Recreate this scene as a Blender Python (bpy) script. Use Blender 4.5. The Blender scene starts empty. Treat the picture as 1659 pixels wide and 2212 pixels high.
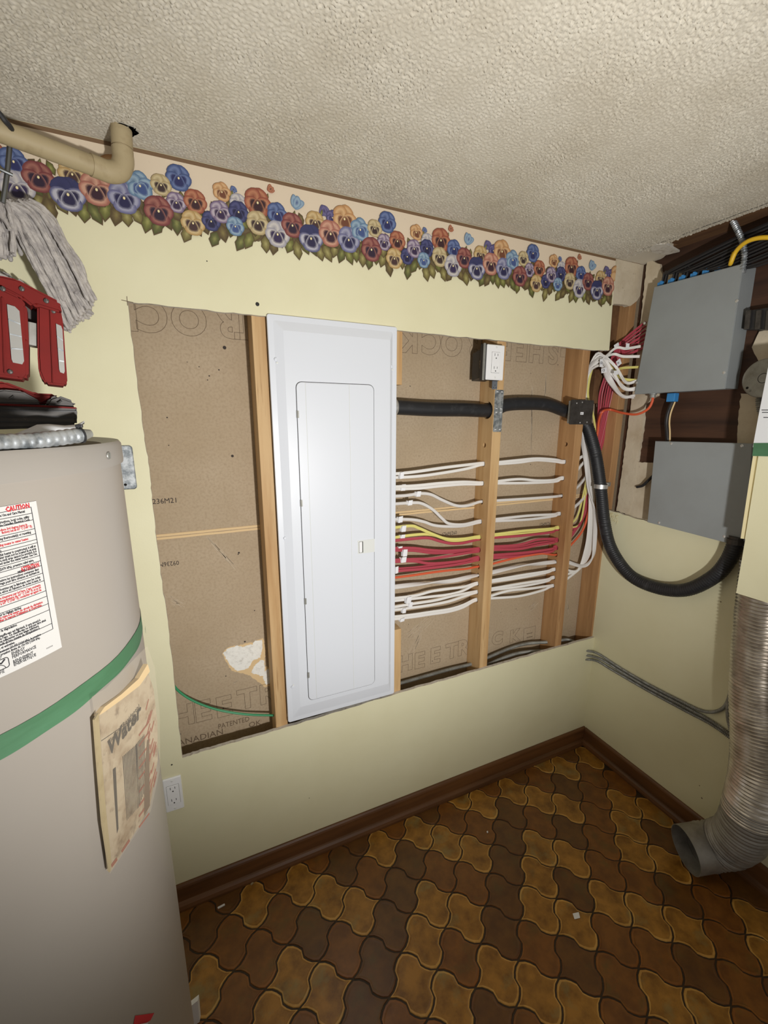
import bpy, bmesh, math, random
import numpy as np
from mathutils import Vector, Matrix, noise
S = bpy.context.scene
COL = S.collection
R = random.Random(7)
PI = math.pi

# ------------------------------------------------------------------ camera
F, CX, CY = 934.1235, 829.5 + 19.53, 1106.0 + 12.664
CAM = Vector((-0.21311, -1.26715, 1.52410))
YAW, PIT, ROLL = 0.43443, -0.22065, 0.00675
fwd = Vector((math.sin(YAW)*math.cos(PIT), math.cos(YAW)*math.cos(PIT), math.sin(PIT)))
rt0 = Vector((math.cos(YAW), -math.sin(YAW), 0))
up0 = rt0.cross(fwd)
rt = rt0*math.cos(ROLL) + up0*math.sin(ROLL)
up = -rt0*math.sin(ROLL) + up0*math.cos(ROLL)
cd = bpy.data.cameras.new('camera')
cam = bpy.data.objects.new('camera', cd); COL.objects.link(cam)
cam.matrix_world = Matrix(((rt.x, up.x, -fwd.x, CAM.x), (rt.y, up.y, -fwd.y, CAM.y), (rt.z, up.z, -fwd.z, CAM.z), (0, 0, 0, 1)))
cd.sensor_width = 36; cd.lens = F*36/2212
cd.shift_x = -19.53/2212; cd.shift_y = 12.664/2212
cd.clip_start = 0.02
S.camera = cam

# ------------------------------------------------------------------ light and exposure
S.view_settings.view_transform = 'Standard'; S.view_settings.look = 'None'
S.view_settings.gamma = 1; S.view_settings.use_curve_mapping = False
S.view_settings.exposure = 0.0
W = bpy.data.worlds.new('world'); S.world = W; W.use_nodes = True
W.node_tree.nodes['Background'].inputs[0].default_value = (1.0, 0.96, 0.90, 1)
W.node_tree.nodes['Background'].inputs[1].default_value = 0.34

def area(name, loc, nrm, size, power, color):
    l = bpy.data.lights.new(name, 'AREA'); l.shape = 'DISK'; l.size = size; l.energy = power; l.color = color
    o = bpy.data.objects.new(name, l); COL.objects.link(o); o.location = loc
    o.rotation_euler = (-Vector(nrm)).to_track_quat('Z', 'Y').to_euler()
    return o
def spot(name, loc, aim, angle, blend, power, color, radius):
    l = bpy.data.lights.new(name, 'SPOT'); l.spot_size = math.radians(angle); l.spot_blend = blend; l.energy = power; l.color = color; l.shadow_soft_size = radius
    o = bpy.data.objects.new(name, l); COL.objects.link(o); o.location = loc
    o.rotation_euler = (Vector(loc)-Vector(aim)).to_track_quat('Z', 'Y').to_euler()
    return o
spot('work_lamp', (0.12, -1.60, 1.22), (0.40, 0.0, 1.60), 112, .75, 84, (1.0, 0.985, 0.965), .03)

# ------------------------------------------------------------------ helpers
def ray(u, v): return fwd + rt*((u-CX)/F) - up*((v-CY)/F)
def at(u, v, ax, val):
    """the point of the plane <axis> = val that the photograph shows at pixel (u, v)"""
    d = ray(u, v); return CAM + d*((val-CAM[ax])/d[ax])
def atp(u, v, P, n):
    d = ray(u, v); n = Vector(n); return CAM + d*((Vector(P)-CAM).dot(n)/d.dot(n))
def lin(c):
    if isinstance(c, (int, float)): c = (c, c, c)
    return tuple(((x/255)/12.92 if x/255 <= .04045 else ((x/255+.055)/1.055)**2.4) for x in c)

def mat(name, col, rough=.6, metal=0.0, var=None, bump=None, attr=False, spec=None, aniso=None, coord='Object', stretch=(1, 1, 1), detail=4, rand=0):
    """var=(scale, colour, lo, hi): noise mix to a second colour; bump=(scale, strength, distance)"""
    m = bpy.data.materials.new(name); m.use_nodes = True
    N, L = m.node_tree.nodes, m.node_tree.links
    b = N['Principled BSDF']
    c = (*lin(col), 1)
    b.inputs['Base Color'].default_value = c
    b.inputs['Roughness'].default_value = rough; b.inputs['Metallic'].default_value = metal
    if spec is not None: b.inputs['Specular IOR Level'].default_value = spec
    tc = N.new('ShaderNodeTexCoord'); mp = N.new('ShaderNodeMapping'); mp.inputs['Scale'].default_value = stretch
    L.new(tc.outputs[coord], mp.inputs['Vector'])
    vec = mp.outputs[0]
    if rand:
        oi = N.new('ShaderNodeObjectInfo'); ad = N.new('ShaderNodeVectorMath'); ad.operation = 'ADD'
        sc = N.new('ShaderNodeMath'); sc.operation = 'MULTIPLY'; sc.inputs[1].default_value = 37.0
        L.new(oi.outputs['Random'], sc.inputs[0]); L.new(vec, ad.inputs[0]); L.new(sc.outputs[0], ad.inputs[1]); vec = ad.outputs[0]
    out = None
    if attr:
        a = N.new('ShaderNodeAttribute'); a.attribute_name = 'col'; out = a.outputs['Color']
    if var:
        for (scale, c2, lo, hi) in (var if isinstance(var, list) else [var]):
            n = N.new('ShaderNodeTexNoise'); n.inputs['Scale'].default_value = scale; n.inputs['Detail'].default_value = detail
            n.inputs['Roughness'].default_value = .6
            L.new(vec, n.inputs['Vector'])
            mr = N.new('ShaderNodeMapRange'); mr.inputs[1].default_value = lo; mr.inputs[2].default_value = hi
            L.new(n.outputs[0], mr.inputs[0])
            mx = N.new('ShaderNodeMix'); mx.data_type = 'RGBA'
            L.new(mr.outputs[0], mx.inputs[0])
            if out is None: mx.inputs[6].default_value = c
            else: L.new(out, mx.inputs[6])
            mx.inputs[7].default_value = (*lin(c2), 1)
            out = mx.outputs[2]
    if out is not None: L.new(out, b.inputs['Base Color'])
    if bump:
        prev = None
        for (scale, st, dist) in (bump if isinstance(bump, list) else [bump]):
            n = N.new('ShaderNodeTexNoise'); n.inputs['Scale'].default_value = scale; n.inputs['Detail'].default_value = 3
            L.new(vec, n.inputs['Vector'])
            bp = N.new('ShaderNodeBump'); bp.inputs['Strength'].default_value = st; bp.inputs['Distance'].default_value = dist
            L.new(n.outputs[0], bp.inputs['Height'])
            if prev: L.new(prev, bp.inputs['Normal'])
            prev = bp.outputs[0]
        L.new(prev, b.inputs['Normal'])
    return m

def link(name, me, m, parent=None, label=None):
    o = bpy.data.objects.new(name, me); COL.objects.link(o)
    for x in (m if isinstance(m, (list, tuple)) else [m]): me.materials.append(x)
    if parent is not None: o.parent = parent
    if label: o['label'] = label
    return o
def root_loc(p):
    v = Vector((0, 0, 0))
    while p is not None: v += Vector(p.location); p = p.parent
    return v
def obj(name, bm, m, parent=None, label=None, smooth=False, origin=None):
    """one mesh object; the bmesh is in world coordinates"""
    if name != "ceiling": bmesh.ops.recalc_face_normals(bm, faces=bm.faces[:])
    if smooth:
        for f in bm.faces: f.smooth = True
    if parent is not None: off = root_loc(parent)
    else:
        if origin is not None: off = Vector(origin)
        else:
            xs = [v.co for v in bm.verts]
            off = Vector(((min(c.x for c in xs)+max(c.x for c in xs))/2, (min(c.y for c in xs)+max(c.y for c in xs))/2, min(c.z for c in xs)))
    bm.transform(Matrix.Translation(-off))
    me = bpy.data.meshes.new(name); bm.to_mesh(me); bm.free()
    o = link(name, me, m, parent, label)
    if parent is None: o.location = off
    if smooth: me.set_sharp_from_angle(angle=math.radians(40))
    return o
def thing(name, label, cat, loc, group=None):
    o = bpy.data.objects.new(name, None); COL.objects.link(o); o.location = loc; o.empty_display_size = .05
    o['label'] = label; o['category'] = cat
    if group: o['group'] = group
    return o
def tag(o, label, cat, group=None):
    o['label'] = label; o['category'] = cat
    if group: o['group'] = group
    return o
def struct(o, label=None):
    o['kind'] = 'structure'
    if label: o['label'] = label
    return o
def BM(): return bmesh.new()
def box(bm, a, b, bev=0.0, mi=0):
    a, b = Vector(a), Vector(b)
    lo = Vector(map(min, a, b)); hi = Vector(map(max, a, b))
    ret = bmesh.ops.create_cube(bm, size=1)
    for v in ret['verts']: v.co = Vector([lo[i] + (v.co[i]+.5)*(hi[i]-lo[i]) for i in range(3)])
    fs = {f for v in ret['verts'] for f in v.link_faces}
    if bev:
        es = {e for v in ret['verts'] for e in v.link_edges}
        r = bmesh.ops.bevel(bm, geom=list(es), offset=bev, segments=2, affect='EDGES', profile=.5)
        fs = set(r['faces']) | {f for f in fs if f.is_valid}
    for f in fs: f.material_index = mi
    return bm
def prism(bm, poly, d, mi=0, side_mi=None):
    """poly: world points (planar); extruded by vector d"""
    d = Vector(d)
    a = [bm.verts.new(p) for p in poly]; b = [bm.verts.new(Vector(p)+d) for p in poly]
    f = bm.faces.new(a); f.material_index = mi
    f = bm.faces.new(b[::-1]); f.material_index = mi
    n = len(a)
    for i in range(n):
        f = bm.faces.new((a[i], b[i], b[(i+1) % n], a[(i+1) % n])); f.material_index = mi if side_mi is None else side_mi
    return bm
def smooth_pts(pts, n):
    pts = [Vector(p) for p in pts]
    if len(pts) < 3: return pts if n <= 1 else [pts[0].lerp(pts[-1], i/n) for i in range(n+1)]
    P = [pts[0]*2-pts[1]] + pts + [pts[-1]*2-pts[-2]]
    out = []
    for i in range(1, len(P)-2):
        p0, p1, p2, p3 = P[i-1:i+3]
        for k in range(n):
            t = k/n
            out.append(.5*((2*p1)+(p2-p0)*t+(2*p0-5*p1+4*p2-p3)*t*t+(3*p1-p0-3*p2+p3)*t**3))
    out.append(pts[-1]); return out
def resample(pts, step):
    out = [pts[0].copy()]; acc = 0
    for a, b in zip(pts, pts[1:]):
        l = (b-a).length; t = step-acc
        while t <= l:
            out.append(a.lerp(b, t/l)); t += step
        acc = (acc+l) % step
    out.append(pts[-1].copy()); return out
def sweep(bm, pts, prof, ref=(0, 1, 0), rad=None, cap=True, twist=0):
    """prof: list of (a, b) offsets, a along side, b along ref-ish normal"""
    n = len(pts); rings = []; ref = Vector(ref); prevn = None
    for i, p in enumerate(pts):
        t = (pts[min(i+1, n-1)]-pts[max(i-1, 0)])
        if t.length < 1e-9: t = Vector((0, 0, 1))
        t.normalize()
        if prevn is None:
            nn = ref - t*ref.dot(t)
            if nn.length < .05: nn = Vector((.3, .2, 1)) - t*t.dot(Vector((.3, .2, 1)))
        else: nn = prevn - t*prevn.dot(t)
        nn.normalize(); prevn = nn
        s = t.cross(nn)
        r = rad(i) if rad else 1.0
        ca, sa = math.cos(twist*i), math.sin(twist*i)
        rings.append([bm.verts.new(p + (s*(a*ca-b*sa) + nn*(a*sa+b*ca))*r) for a, b in prof])
    m = len(prof)
    for r0, r1 in zip(rings, rings[1:]):
        for k in range(m): bm.faces.new((r0[k], r0[(k+1) % m], r1[(k+1) % m], r1[k]))
    if cap:
        bm.faces.new(rings[0]); bm.faces.new(rings[-1][::-1])
    return bm
def circ(r, k=10): return [(r*math.cos(2*PI*i/k), r*math.sin(2*PI*i/k)) for i in range(k)]
def flat(a, b, k=12):
    """flat two-conductor cable section: two lobes with a shallow groove"""
    o = []
    for i in range(k):
        t = 2*PI*i/k; c, s = math.cos(t), math.sin(t)
        g = 1-.28*(abs(s)**6)
        o.append((a*c, b*s*g))
    return o
def tube(bm, pts, r, k=10, n=6, **kw): return sweep(bm, smooth_pts(pts, n), circ(r, k), **kw)
def cyl(bm, a, b, r, k=20, r2=None, cap=True):
    a, b = Vector(a), Vector(b)
    t = (b-a).normalized(); ref = Vector((0, 0, 1)) if abs(t.z) < .9 else Vector((1, 0, 0))
    return sweep(bm, [a, b], circ(1, k), ref=ref, rad=lambda i: r if i == 0 else (r2 if r2 is not None else r), cap=cap)
def lathe(bm, prof, c, ax=(0, 0, 1), k=32):
    """prof: (radius, height) along ax from c"""
    ax = Vector(ax).normalized(); ref = Vector((1, 0, 0)) if abs(ax.x) < .8 else Vector((0, 1, 0))
    s = ax.cross(ref).normalized(); q = ax.cross(s); c = Vector(c); rings = []
    for r, h in prof:
        if r < 1e-6: rings.append([bm.verts.new(c+ax*h)])
        else: rings.append([bm.verts.new(c+ax*h+(s*math.cos(2*PI*i/k)+q*math.sin(2*PI*i/k))*r) for i in range(k)])
    for a, b in zip(rings, rings[1:]):
        for i in range(k):
            j = (i+1) % k
            if len(a) == 1: bm.faces.new((a[0], b[i], b[j]))
            elif len(b) == 1: bm.faces.new((a[i], b[0], a[j]))
            else: bm.faces.new((a[i], b[i], b[j], a[j]))
    return bm
def screw(bm, c, ax, r=.004, slot=True):
    ax = Vector(ax)
    lathe(bm, [(0, .0016), (r*.55, .0015), (r*.9, .001), (r, 0)], c, ax, 12)
    ref = Vector((0, .3, 1)); s = (ref-ax*ref.dot(ax)).normalized()*r*.8; w = ax.cross(s).normalized()*r*.16
    if slot: prism(bm, [Vector(c)+ax*.0018+s+w, Vector(c)+ax*.0018+s-w, Vector(c)+ax*.0018-s-w, Vector(c)+ax*.0018-s+w], ax*.0006)
def text_bm(string, size, outline=0.0, bold=0.0, res=2, shear=0):
    """2-D text as bmesh in the XY plane, baseline-left at the origin"""
    cu = bpy.data.curves.new('t', 'FONT'); cu.body = string; cu.size = size; cu.resolution_u = res; cu.shear = shear
    if outline:
        cu.fill_mode = 'NONE'; cu.bevel_depth = outline; cu.bevel_resolution = 0; cu.offset = bold; cu.resolution_u = 5
    else:
        cu.offset = bold
    o = bpy.data.objects.new('t', cu); COL.objects.link(o)
    me = bpy.data.meshes.new_from_object(o)
    bpy.data.objects.remove(o); bpy.data.curves.remove(cu)
    bm = BM(); bm.from_mesh(me); bpy.data.meshes.remove(me)
    return bm
def text_on(bm, string, size, P, right, upv, lift=(0, 0, 0), align='l', width=None, **kw):
    """adds text to bm, laid in the plane (right, upv) with its baseline start at P"""
    t = text_bm(string, size, **kw)
    if not t.verts: t.free(); return
    x0 = min(v.co.x for v in t.verts); x1 = max(v.co.x for v in t.verts)
    right, upv, P = Vector(right).normalized(), Vector(upv).normalized(), Vector(P)+Vector(lift)
    n = right.cross(upv); sx = (width/(x1-x0)) if width else 1
    sh = {'l': 0, 'r': -(x1-x0)*sx, 'c': -(x1-x0)*sx/2}[align]
    for v in t.verts: v.co = P + right*((v.co.x-x0)*sx+sh) + upv*v.co.y + n*v.co.z
    me = bpy.data.meshes.new('x'); t.to_mesh(me); t.free(); bm.from_mesh(me); bpy.data.meshes.remove(me)

#__MATERIALS__
YELLOW = (228, 223, 188)
M = {}
M['paint'] = mat('yellow_paint', YELLOW, .55, var=(3, (222, 216, 179), .4, .75), bump=[(260, .12, .0012), (14, .05, .01)])
M['gypsum'] = mat('raw_gypsum', (206, 200, 188), .9, var=(60, (150, 135, 115), .5, .8), bump=(150, .5, .003))
M['oldwall'] = mat('old_beige_plaster', (205, 192, 168), .85, var=[(9, (176, 158, 130), .45, .8), (45, (120, 100, 76), .66, .8)], bump=(60, .3, .004))
M['ceil'] = mat('ceiling_paint', (205, 198, 182), .9, var=(2.2, (182, 172, 152), .45, .8), bump=(420, .25, .001))
M['paper'] = mat('brown_board_paper', (184, 165, 139), .85, var=[(5, (174, 154, 126), .35, .7), (140, (164, 144, 118), .45, .75)], bump=(300, .1, .0006))
M['fold'] = mat('cream_edge_paper', (222, 192, 145), .7)
M['ink'] = mat('grey_brown_ink', (112, 94, 74), .9)
M['inkdark'] = mat('dark_stamp_ink', (62, 54, 50), .9)
M['torn'] = mat('white_gypsum_core', (240, 238, 230), .95, var=(60, (208, 204, 196), .5, .75), bump=(90, .6, .004))
M['pine'] = mat('pine_stud', (206, 172, 124), .65, var=[(30, (180, 138, 88), .42, .72), (90, (150, 108, 62), .6, .8)], stretch=(1, 1, .06), bump=(60, .15, .002))
M['pine2'] = mat('pine_stud_brown', (184, 142, 96), .7, var=[(30, (152, 110, 68), .4, .7), (90, (112, 76, 44), .6, .8)], stretch=(1, 1, .06), bump=(60, .2, .002))
M['darkwood'] = mat('dark_plywood', (78, 50, 32), .7, var=[(18, (50, 30, 18), .4, .7), (70, (34, 21, 13), .6, .8)], stretch=(1, .1, 1.2), bump=(40, .25, .003))
M['joist'] = mat('brown_joist', (112, 80, 50), .75, var=[(16, (82, 52, 30), .4, .7)], stretch=(1, .12, 1), bump=(40, .2, .003))
M['basewood'] = mat('stained_baseboard', (110, 72, 40), .42, var=[(18, (80, 50, 26), .4, .7)], stretch=(.12, .12, 1.5), bump=(60, .06, .001))
M['grout'] = mat('dark_grout', (58, 40, 20), .6, var=(40, (40, 28, 14), .4, .7))
M['white_panel'] = mat('white_enamel', (222, 226, 233), .36, bump=(500, .04, .0005))
M['white_plastic'] = mat('white_plastic', (240, 240, 240), .35)
M['off_white'] = mat('grey_white_plastic', (222, 224, 220), .4)
M['black'] = mat('black_plastic', (30, 30, 33), .45, var=(20, (44, 44, 46), .4, .7))
M['slot'] = mat('dark_slot', (40, 38, 36), .7)
M['rubber'] = mat('black_conduit_jacket', (34, 35, 38), .5, var=(30, (64, 64, 66), .55, .85), bump=(200, .15, .001))
M['steel'] = mat('galvanised_steel', (186, 190, 192), .42, .6, var=(60, (122, 128, 132), .42, .6))
M['steel_dull'] = mat('dull_steel', (158, 158, 152), .5, .45, var=(30, (132, 130, 122), .4, .7))
M['chrome'] = mat('bright_zinc', (214, 214, 212), .3, .7)
M['grey_box'] = mat('grey_enamel', (146, 151, 152), .5, var=(6, (140, 144, 144), .4, .7), bump=(400, .06, .0005))
M['dark_cover'] = mat('dark_steel_cover', (84, 80, 76), .5, .5, var=(40, (62, 58, 54), .4, .7))
M['cab_white'] = mat('white_cable_jacket', (236, 233, 228), .42)
M['cab_grey'] = mat('grey_white_cable_jacket', (222, 218, 214), .45)
M['cab_yellow'] = mat('yellow_cable_jacket', (226, 217, 128), .42)
M['cab_red'] = mat('red_cable_jacket', (178, 70, 84), .42)
M['cab_orange'] = mat('orange_cable_jacket', (220, 98, 62), .42)
M['cab_black'] = mat('black_cable_jacket', (38, 37, 38), .5)
M['green_wire'] = mat('green_wire', (44, 146, 96), .4)
M['tagm'] = mat('white_tape_flag', (238, 238, 240), .55)
M['blue'] = mat('blue_connector', (58, 134, 196), .45)
M['yellow_cord'] = mat('yellow_cord', (226, 182, 40), .45)
M['pipe'] = mat('tan_painted_pipe', (172, 156, 122), .55, var=(30, (150, 132, 98), .5, .8))
M['hole'] = mat('dark_gap', (18, 14, 10), .9)
M['heater'] = mat('cream_enamel', (160, 153, 144), .4, var=(1.6, (154, 146, 136), .4, .7), bump=(300, .03, .0005))
M['heater_cap'] = mat('cream_enamel_cap', (152, 146, 138), .42)
M['dust'] = mat('dusty_top', (120, 108, 92), .9, var=(50, (80, 70, 58), .4, .7))
M['tape'] = mat('green_masking_tape', (68, 112, 78), .7, var=[(9, (78, 124, 90), .4, .7)], stretch=(1, 1, 6), bump=(60, .1, .001))
M['sticker'] = mat('white_sticker', (204, 202, 198), .5)
M['black_ink'] = mat('black_ink', (38, 38, 42), .7)
M['red_ink'] = mat('red_ink', (190, 44, 50), .7)
M['manual'] = mat('aged_booklet_paper', (184, 168, 142), .7, var=[(34, (150, 128, 100), .46, .66), (70, (98, 78, 60), .56, .78)], detail=5)
M['page'] = mat('yellowed_pages', (224, 196, 146), .7)
M['red_tool'] = mat('red_tool_plastic', (108, 18, 12), .7, var=(12, (90, 16, 12), .4, .7), spec=.25)
M['dark_tool'] = mat('dirty_black_plastic', (56, 53, 51), .6, var=[(20, (74, 70, 66), .4, .7), (60, (116, 110, 102), .66, .8)])
M['lens'] = mat('lamp_reflector', (158, 156, 150), .3, .3)
M['paper_white'] = mat('white_paper', (226, 228, 230), .7)
M['yarn'] = mat('grey_mop_yarn', (192, 186, 180), .95, var=(60, (150, 144, 142), .4, .7), bump=(300, .5, .002))
M['wire'] = mat('dull_wire', (110, 112, 112), .4, .9)
M['alu'] = mat('aluminium_foil_duct', (212, 206, 198), .3, .92, var=(22, (176, 168, 158), .4, .7))
M['alu_dirty'] = mat('dirty_aluminium', (158, 154, 147), .5, .5, var=(14, (124, 119, 112), .4, .7), bump=(50, .2, .003))
M['casing'] = mat('cream_raw_edge', (236, 224, 178), .6)
M['print'] = mat('printed_wallpaper', (220, 205, 180), .6, attr=True, var=(120, (110, 90, 80), .66, .95))

ZC, XR, XK, YB = 2.1185, 1.4058, 1.2888, 0.1016
Z1 = 1.15          # where the lower drywall of the right wall ends

#__STRUCTURE__
# ------------------------------------------------------------------ room shell
def jag(a, b, n, amp, ax, seed):
    r = random.Random(seed); out = []
    for i in range(n+1):
        p = Vector(a).lerp(Vector(b), i/n)
        if 0 < i < n: p[ax] += r.uniform(-amp, amp)
        out.append(p)
    return out
def poly_line(px, n, amp, ax, seed):
    out = []
    for k, (a, b) in enumerate(zip(px, px[1:])):
        out += jag(at(*a, 1, 0), at(*b, 1, 0), n, amp, ax, seed+k)[:-1]
    return out + [at(*px[-1], 1, 0)]
def wall_main():
    bm = BM(); T = Vector((0, .0127, 0))
    top = poly_line([(275.6, 651.5), (560, 682), (870, 714.5), (1100, 738), (1290, 757), (1316, 757)], 14, .0016, 2, 1)
    left = poly_line([(275.6, 651.5), (296, 819), (311.5, 939), (323.5, 1022), (328, 1078), (337, 1160), (351, 1271), (363.5, 1353), (377, 1480), (394, 1637)], 7, .0016, 0, 30)
    bot = poly_line([(394, 1637), (470, 1614), (600, 1577), (860, 1497.5), (1050, 1443.5), (1286, 1376)], 14, .0018, 2, 60)
    tl, bl = top[0], left[-1]
    tr, br = top[-1], bot[-1]
    xr = at(1330, 560, 1, 0).x
    prism(bm, [Vector((xr, 0, ZC+.02)), Vector((-1.4, 0, ZC+.02)), Vector((-1.4, 0, tl.z))] + top, T, 0, 1)
    prism(bm, [Vector((-1.4, 0, tl.z)), Vector((-1.4, 0, bl.z))] + left[::-1], T, 0, 1)
    prism(bm, [Vector((-1.4, 0, bl.z)), Vector((-1.4, 0, 0)), Vector((XR+.006, 0, 0)), Vector((XR+.006, 0, br.z))] + bot[::-1], T, 0, 1)
    return obj('wall_front', bm, [M['paint'], M['gypsum']])
wf = struct(wall_main())
# pencil cross and nail holes left on the paint
bm = BM()
for a, b, w in (((262, 648), (288, 653.5), .0007), ((274, 640), (275.5, 660), .0007)):
    p, q = at(*a, 1, -.0002), at(*b, 1, -.0002); d = (q-p).normalized(); s = Vector((-d.z, 0, d.x))*w
    prism(bm, [p+s, p-s, q-s, q+s], (0, -.0001, 0))
obj('pencil_mark', bm, M['ink'], wf)
bm = BM()
for u, v, r in ((556, 657, .004), (447, 564, .0012), (668, 1724, .0012), (371, 1652, .002)):
    lathe(bm, [(0, .0004), (r, .0003), (r*1.3, 0)], at(u, v, 1, 0), (0, -1, 0), 9)
obj('nail_hole', bm, M['slot'], wf)['kind'] = 'stuff'
# strip of older unpainted wall beside the corner
bm = BM()
prism(bm, [Vector((1.285, .003, ZC)), Vector((1.285, .003, 1.955))] + jag((1.30, .003, 1.965), (1.392, .003, 1.968), 8, .002, 2, 5) + [Vector((1.425, .003, 1.99)), Vector((1.452, .003, 2.03)), Vector((1.452, .003, ZC))], (0, .02, 0))
struct(obj('wall_corner', bm, M['oldwall']), 'patch of old unpainted beige wall between the pansy border and the corner')

# right wall: yellow drywall below, opened up above
bm = BM()
edge = jag((XR, 0.0, 1.153), (XR, -.18, 1.140), 8, .002, 2, 8) + jag((XR, -.18, 1.140), (XR, -.75, 1.125), 12, .002, 2, 9)[1:]
prism(bm, [Vector((XR, .0127, 0)), Vector((XR, .0127, 1.153))] + edge + [Vector((XR, -2.0, 1.12)), Vector((XR, -2.0, 0))], (.0127, 0, 0), 0, 1)
wr = struct(obj('wall_right', bm, [M['paint'], M['gypsum']]))
bm = BM()
for u, v, r in ((1557, 1300, .0016), (1516, 1724, .0022), (1511, 1697, .0016), (1295, 1586, .001)):
    lathe(bm, [(0, .0004), (r, .0003), (r*1.3, 0)], at(u, v, 0, XR), (-1, 0, 0), 9)
obj('wall_scuff', bm, M['ink'], wr)['kind'] = 'stuff'
# torn paper frayed at the top corner of that drywall
bm = BM()
for k in range(26):
    y = -.004-R.random()*.05; z = 1.15-R.random()*.035
    p = Vector((XR-.001, y, z)); d = Vector((-.006*R.random()-.002, R.uniform(-.004, .004), R.uniform(-.02, .012)))
    w = Vector((0, R.uniform(.001, .003), .001))
    prism(bm, [p, p+w, p+w*.4+d], (-.0004, 0, 0))
obj('torn_paper', bm, M['casing'], wr)['kind'] = 'stuff'
# back of the right-hand cavity: dark plywood with remnants of old plaster
bm = BM(); box(bm, (1.436, .0, 1.0), (1.455, -2.0, 2.35))
struct(obj('wall_recess', bm, M['darkwood']), 'dark plywood backing behind the grey boxes on the right')
def remnant(px, x, amp, seed, m, name='plaster_remnant'):
    r = random.Random(seed); pts = []
    P = [at(u, v, 0, x) for u, v in px]
    for a, b in zip(P, P[1:]+P[:1]):
        n = max(2, int((b-a).length/.012))
        for i in range(n):
            q = a.lerp(b, i/n)
            if i: q += Vector((0, r.uniform(-amp, amp), r.uniform(-amp, amp)))
            pts.append(q)
    bm = BM(); prism(bm, pts, (.012, 0, 0))
    return bm
wq = bpy.data.objects['wall_recess']
obj('plaster_remnant', remnant([(1398, 560), (1366, 852), (1331, 1104), (1358, 1112), (1373, 1060), (1376, 1000), (1388, 930), (1392, 872), (1420, 855), (1440, 640), (1425, 570)], 1.424, .002, 1, M['oldwall']), M['oldwall'], wq)
obj('plaster_remnant', remnant([(1372, 998), (1414, 1000), (1405, 1128), (1350, 1112)], 1.4245, .002, 2, M['oldwall']), M['oldwall'], wq)
obj('plaster_remnant', remnant([(1600, 850), (1625, 852), (1660, 830), (1660, 965), (1592, 965), (1595, 915)], 1.424, .003, 3, M['oldwall']), M['oldwall'], wq)
obj('plaster_remnant', remnant([(1640, 716), (1690, 700), (1690, 790), (1650, 800), (1624, 750)], 1.424, .003, 4, M['oldwall']), M['oldwall'], wq)
obj('plaster_remnant', remnant([(1404, 612), (1470, 580), (1490, 640), (1400, 680)], 1.4235, .002, 6, M['oldwall']), M['oldwall'], wq)

# far side of the framing: the brown backs of two gypsum sheets, with a folded seam
bm = BM(); box(bm, (-1.3, YB, 0), (1.6, YB+.0127, 2.3))
wc = struct(obj('wall_cavity', bm, M['paper'], origin=(0, YB, 0)), 'brown paper back of the drywall seen inside the opening')
def seam_pt(x): return 1.2005 - .004 + .004*(x/.6)
for k, (dz, h) in enumerate(((.0045, .0034), (-.0045, .0034))):
    bm = BM(); pts = [Vector((x/20, YB-.0009, seam_pt(x/20)+dz+R.uniform(-.0006, .0006))) for x in range(-12, 31)]
    sweep(bm, pts, [(h, -.001), (h, .001), (-h, .001), (-h, -.001)])
    obj('seam_fold', bm, M['fold'], wc)
bm = BM(); box(bm, (-1.0, YB-.0003, 1.1998), (1.5, YB+.001, 1.2012)); obj('seam_gap', bm, M['slot'], wc)

# printing on the board: big outlined letters, codes, small words
def print_word(chars, size, m=M['ink'], flip=False, outline=.00055, **kw):
    """chars: list of (letter, u, v) with the pixel of its baseline-left corner (or upper-right one when turned)"""
    bm = BM()
    for ch, u, v in chars:
        P = at(u, v, 1, YB-.0007)
        rr, uu = (Vector((1, 0, 0)), Vector((0, 0, 1)))
        if flip: rr, uu = -rr, -uu
        text_on(bm, ch, size, P, rr, uu, outline=outline, **kw)
    return obj('printed_letters', bm, m, wc)
S1 = .078
# upside-down lettering along the top (the baseline is the upper edge, hidden by the wall)
zt = 1.792; 
def flipped(letters, z, size, m=M['ink'], outline=.0005, **kw):
    bm = BM()
    for ch, x in letters:
        text_on(bm, ch, size, (x, YB-.0006, z), (-1, 0, 0), (0, 0, -1), outline=outline, bold=.0045, **kw)
    return obj('printed_letters', bm, m, wc)
def X(u, v, y=YB): return at(u, v, 1, y).x
flipped([('K', X(296, 690)), ('C', X(362, 690)), ('O', X(446, 690)), ('R', X(517, 700)), ('T', X(560, 700)),
         ('K', X(902, 740)), ('C', X(952, 740)), ('O', X(998, 750)), ('R', X(1040, 755)),
         ('E', X(1104, 760)), ('E', X(1138, 765)), ('H', X(1174, 765)), ('S', X(1205, 770))], 1.822, .105)
bm = BM()
for (u0, v0, u1, v1) in ((1212, 752, 1224, 772),):
    a, b = at(u0, v0, 1, YB-.0006), at(u1, v1, 1, YB-.0006)
    sweep(bm, [a, Vector((b.x, a.y, a.z)), b, Vector((a.x, a.y, b.z)), a], circ(.0005, 4))
obj('printed_mark', bm, M['ink'], wc)
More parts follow.
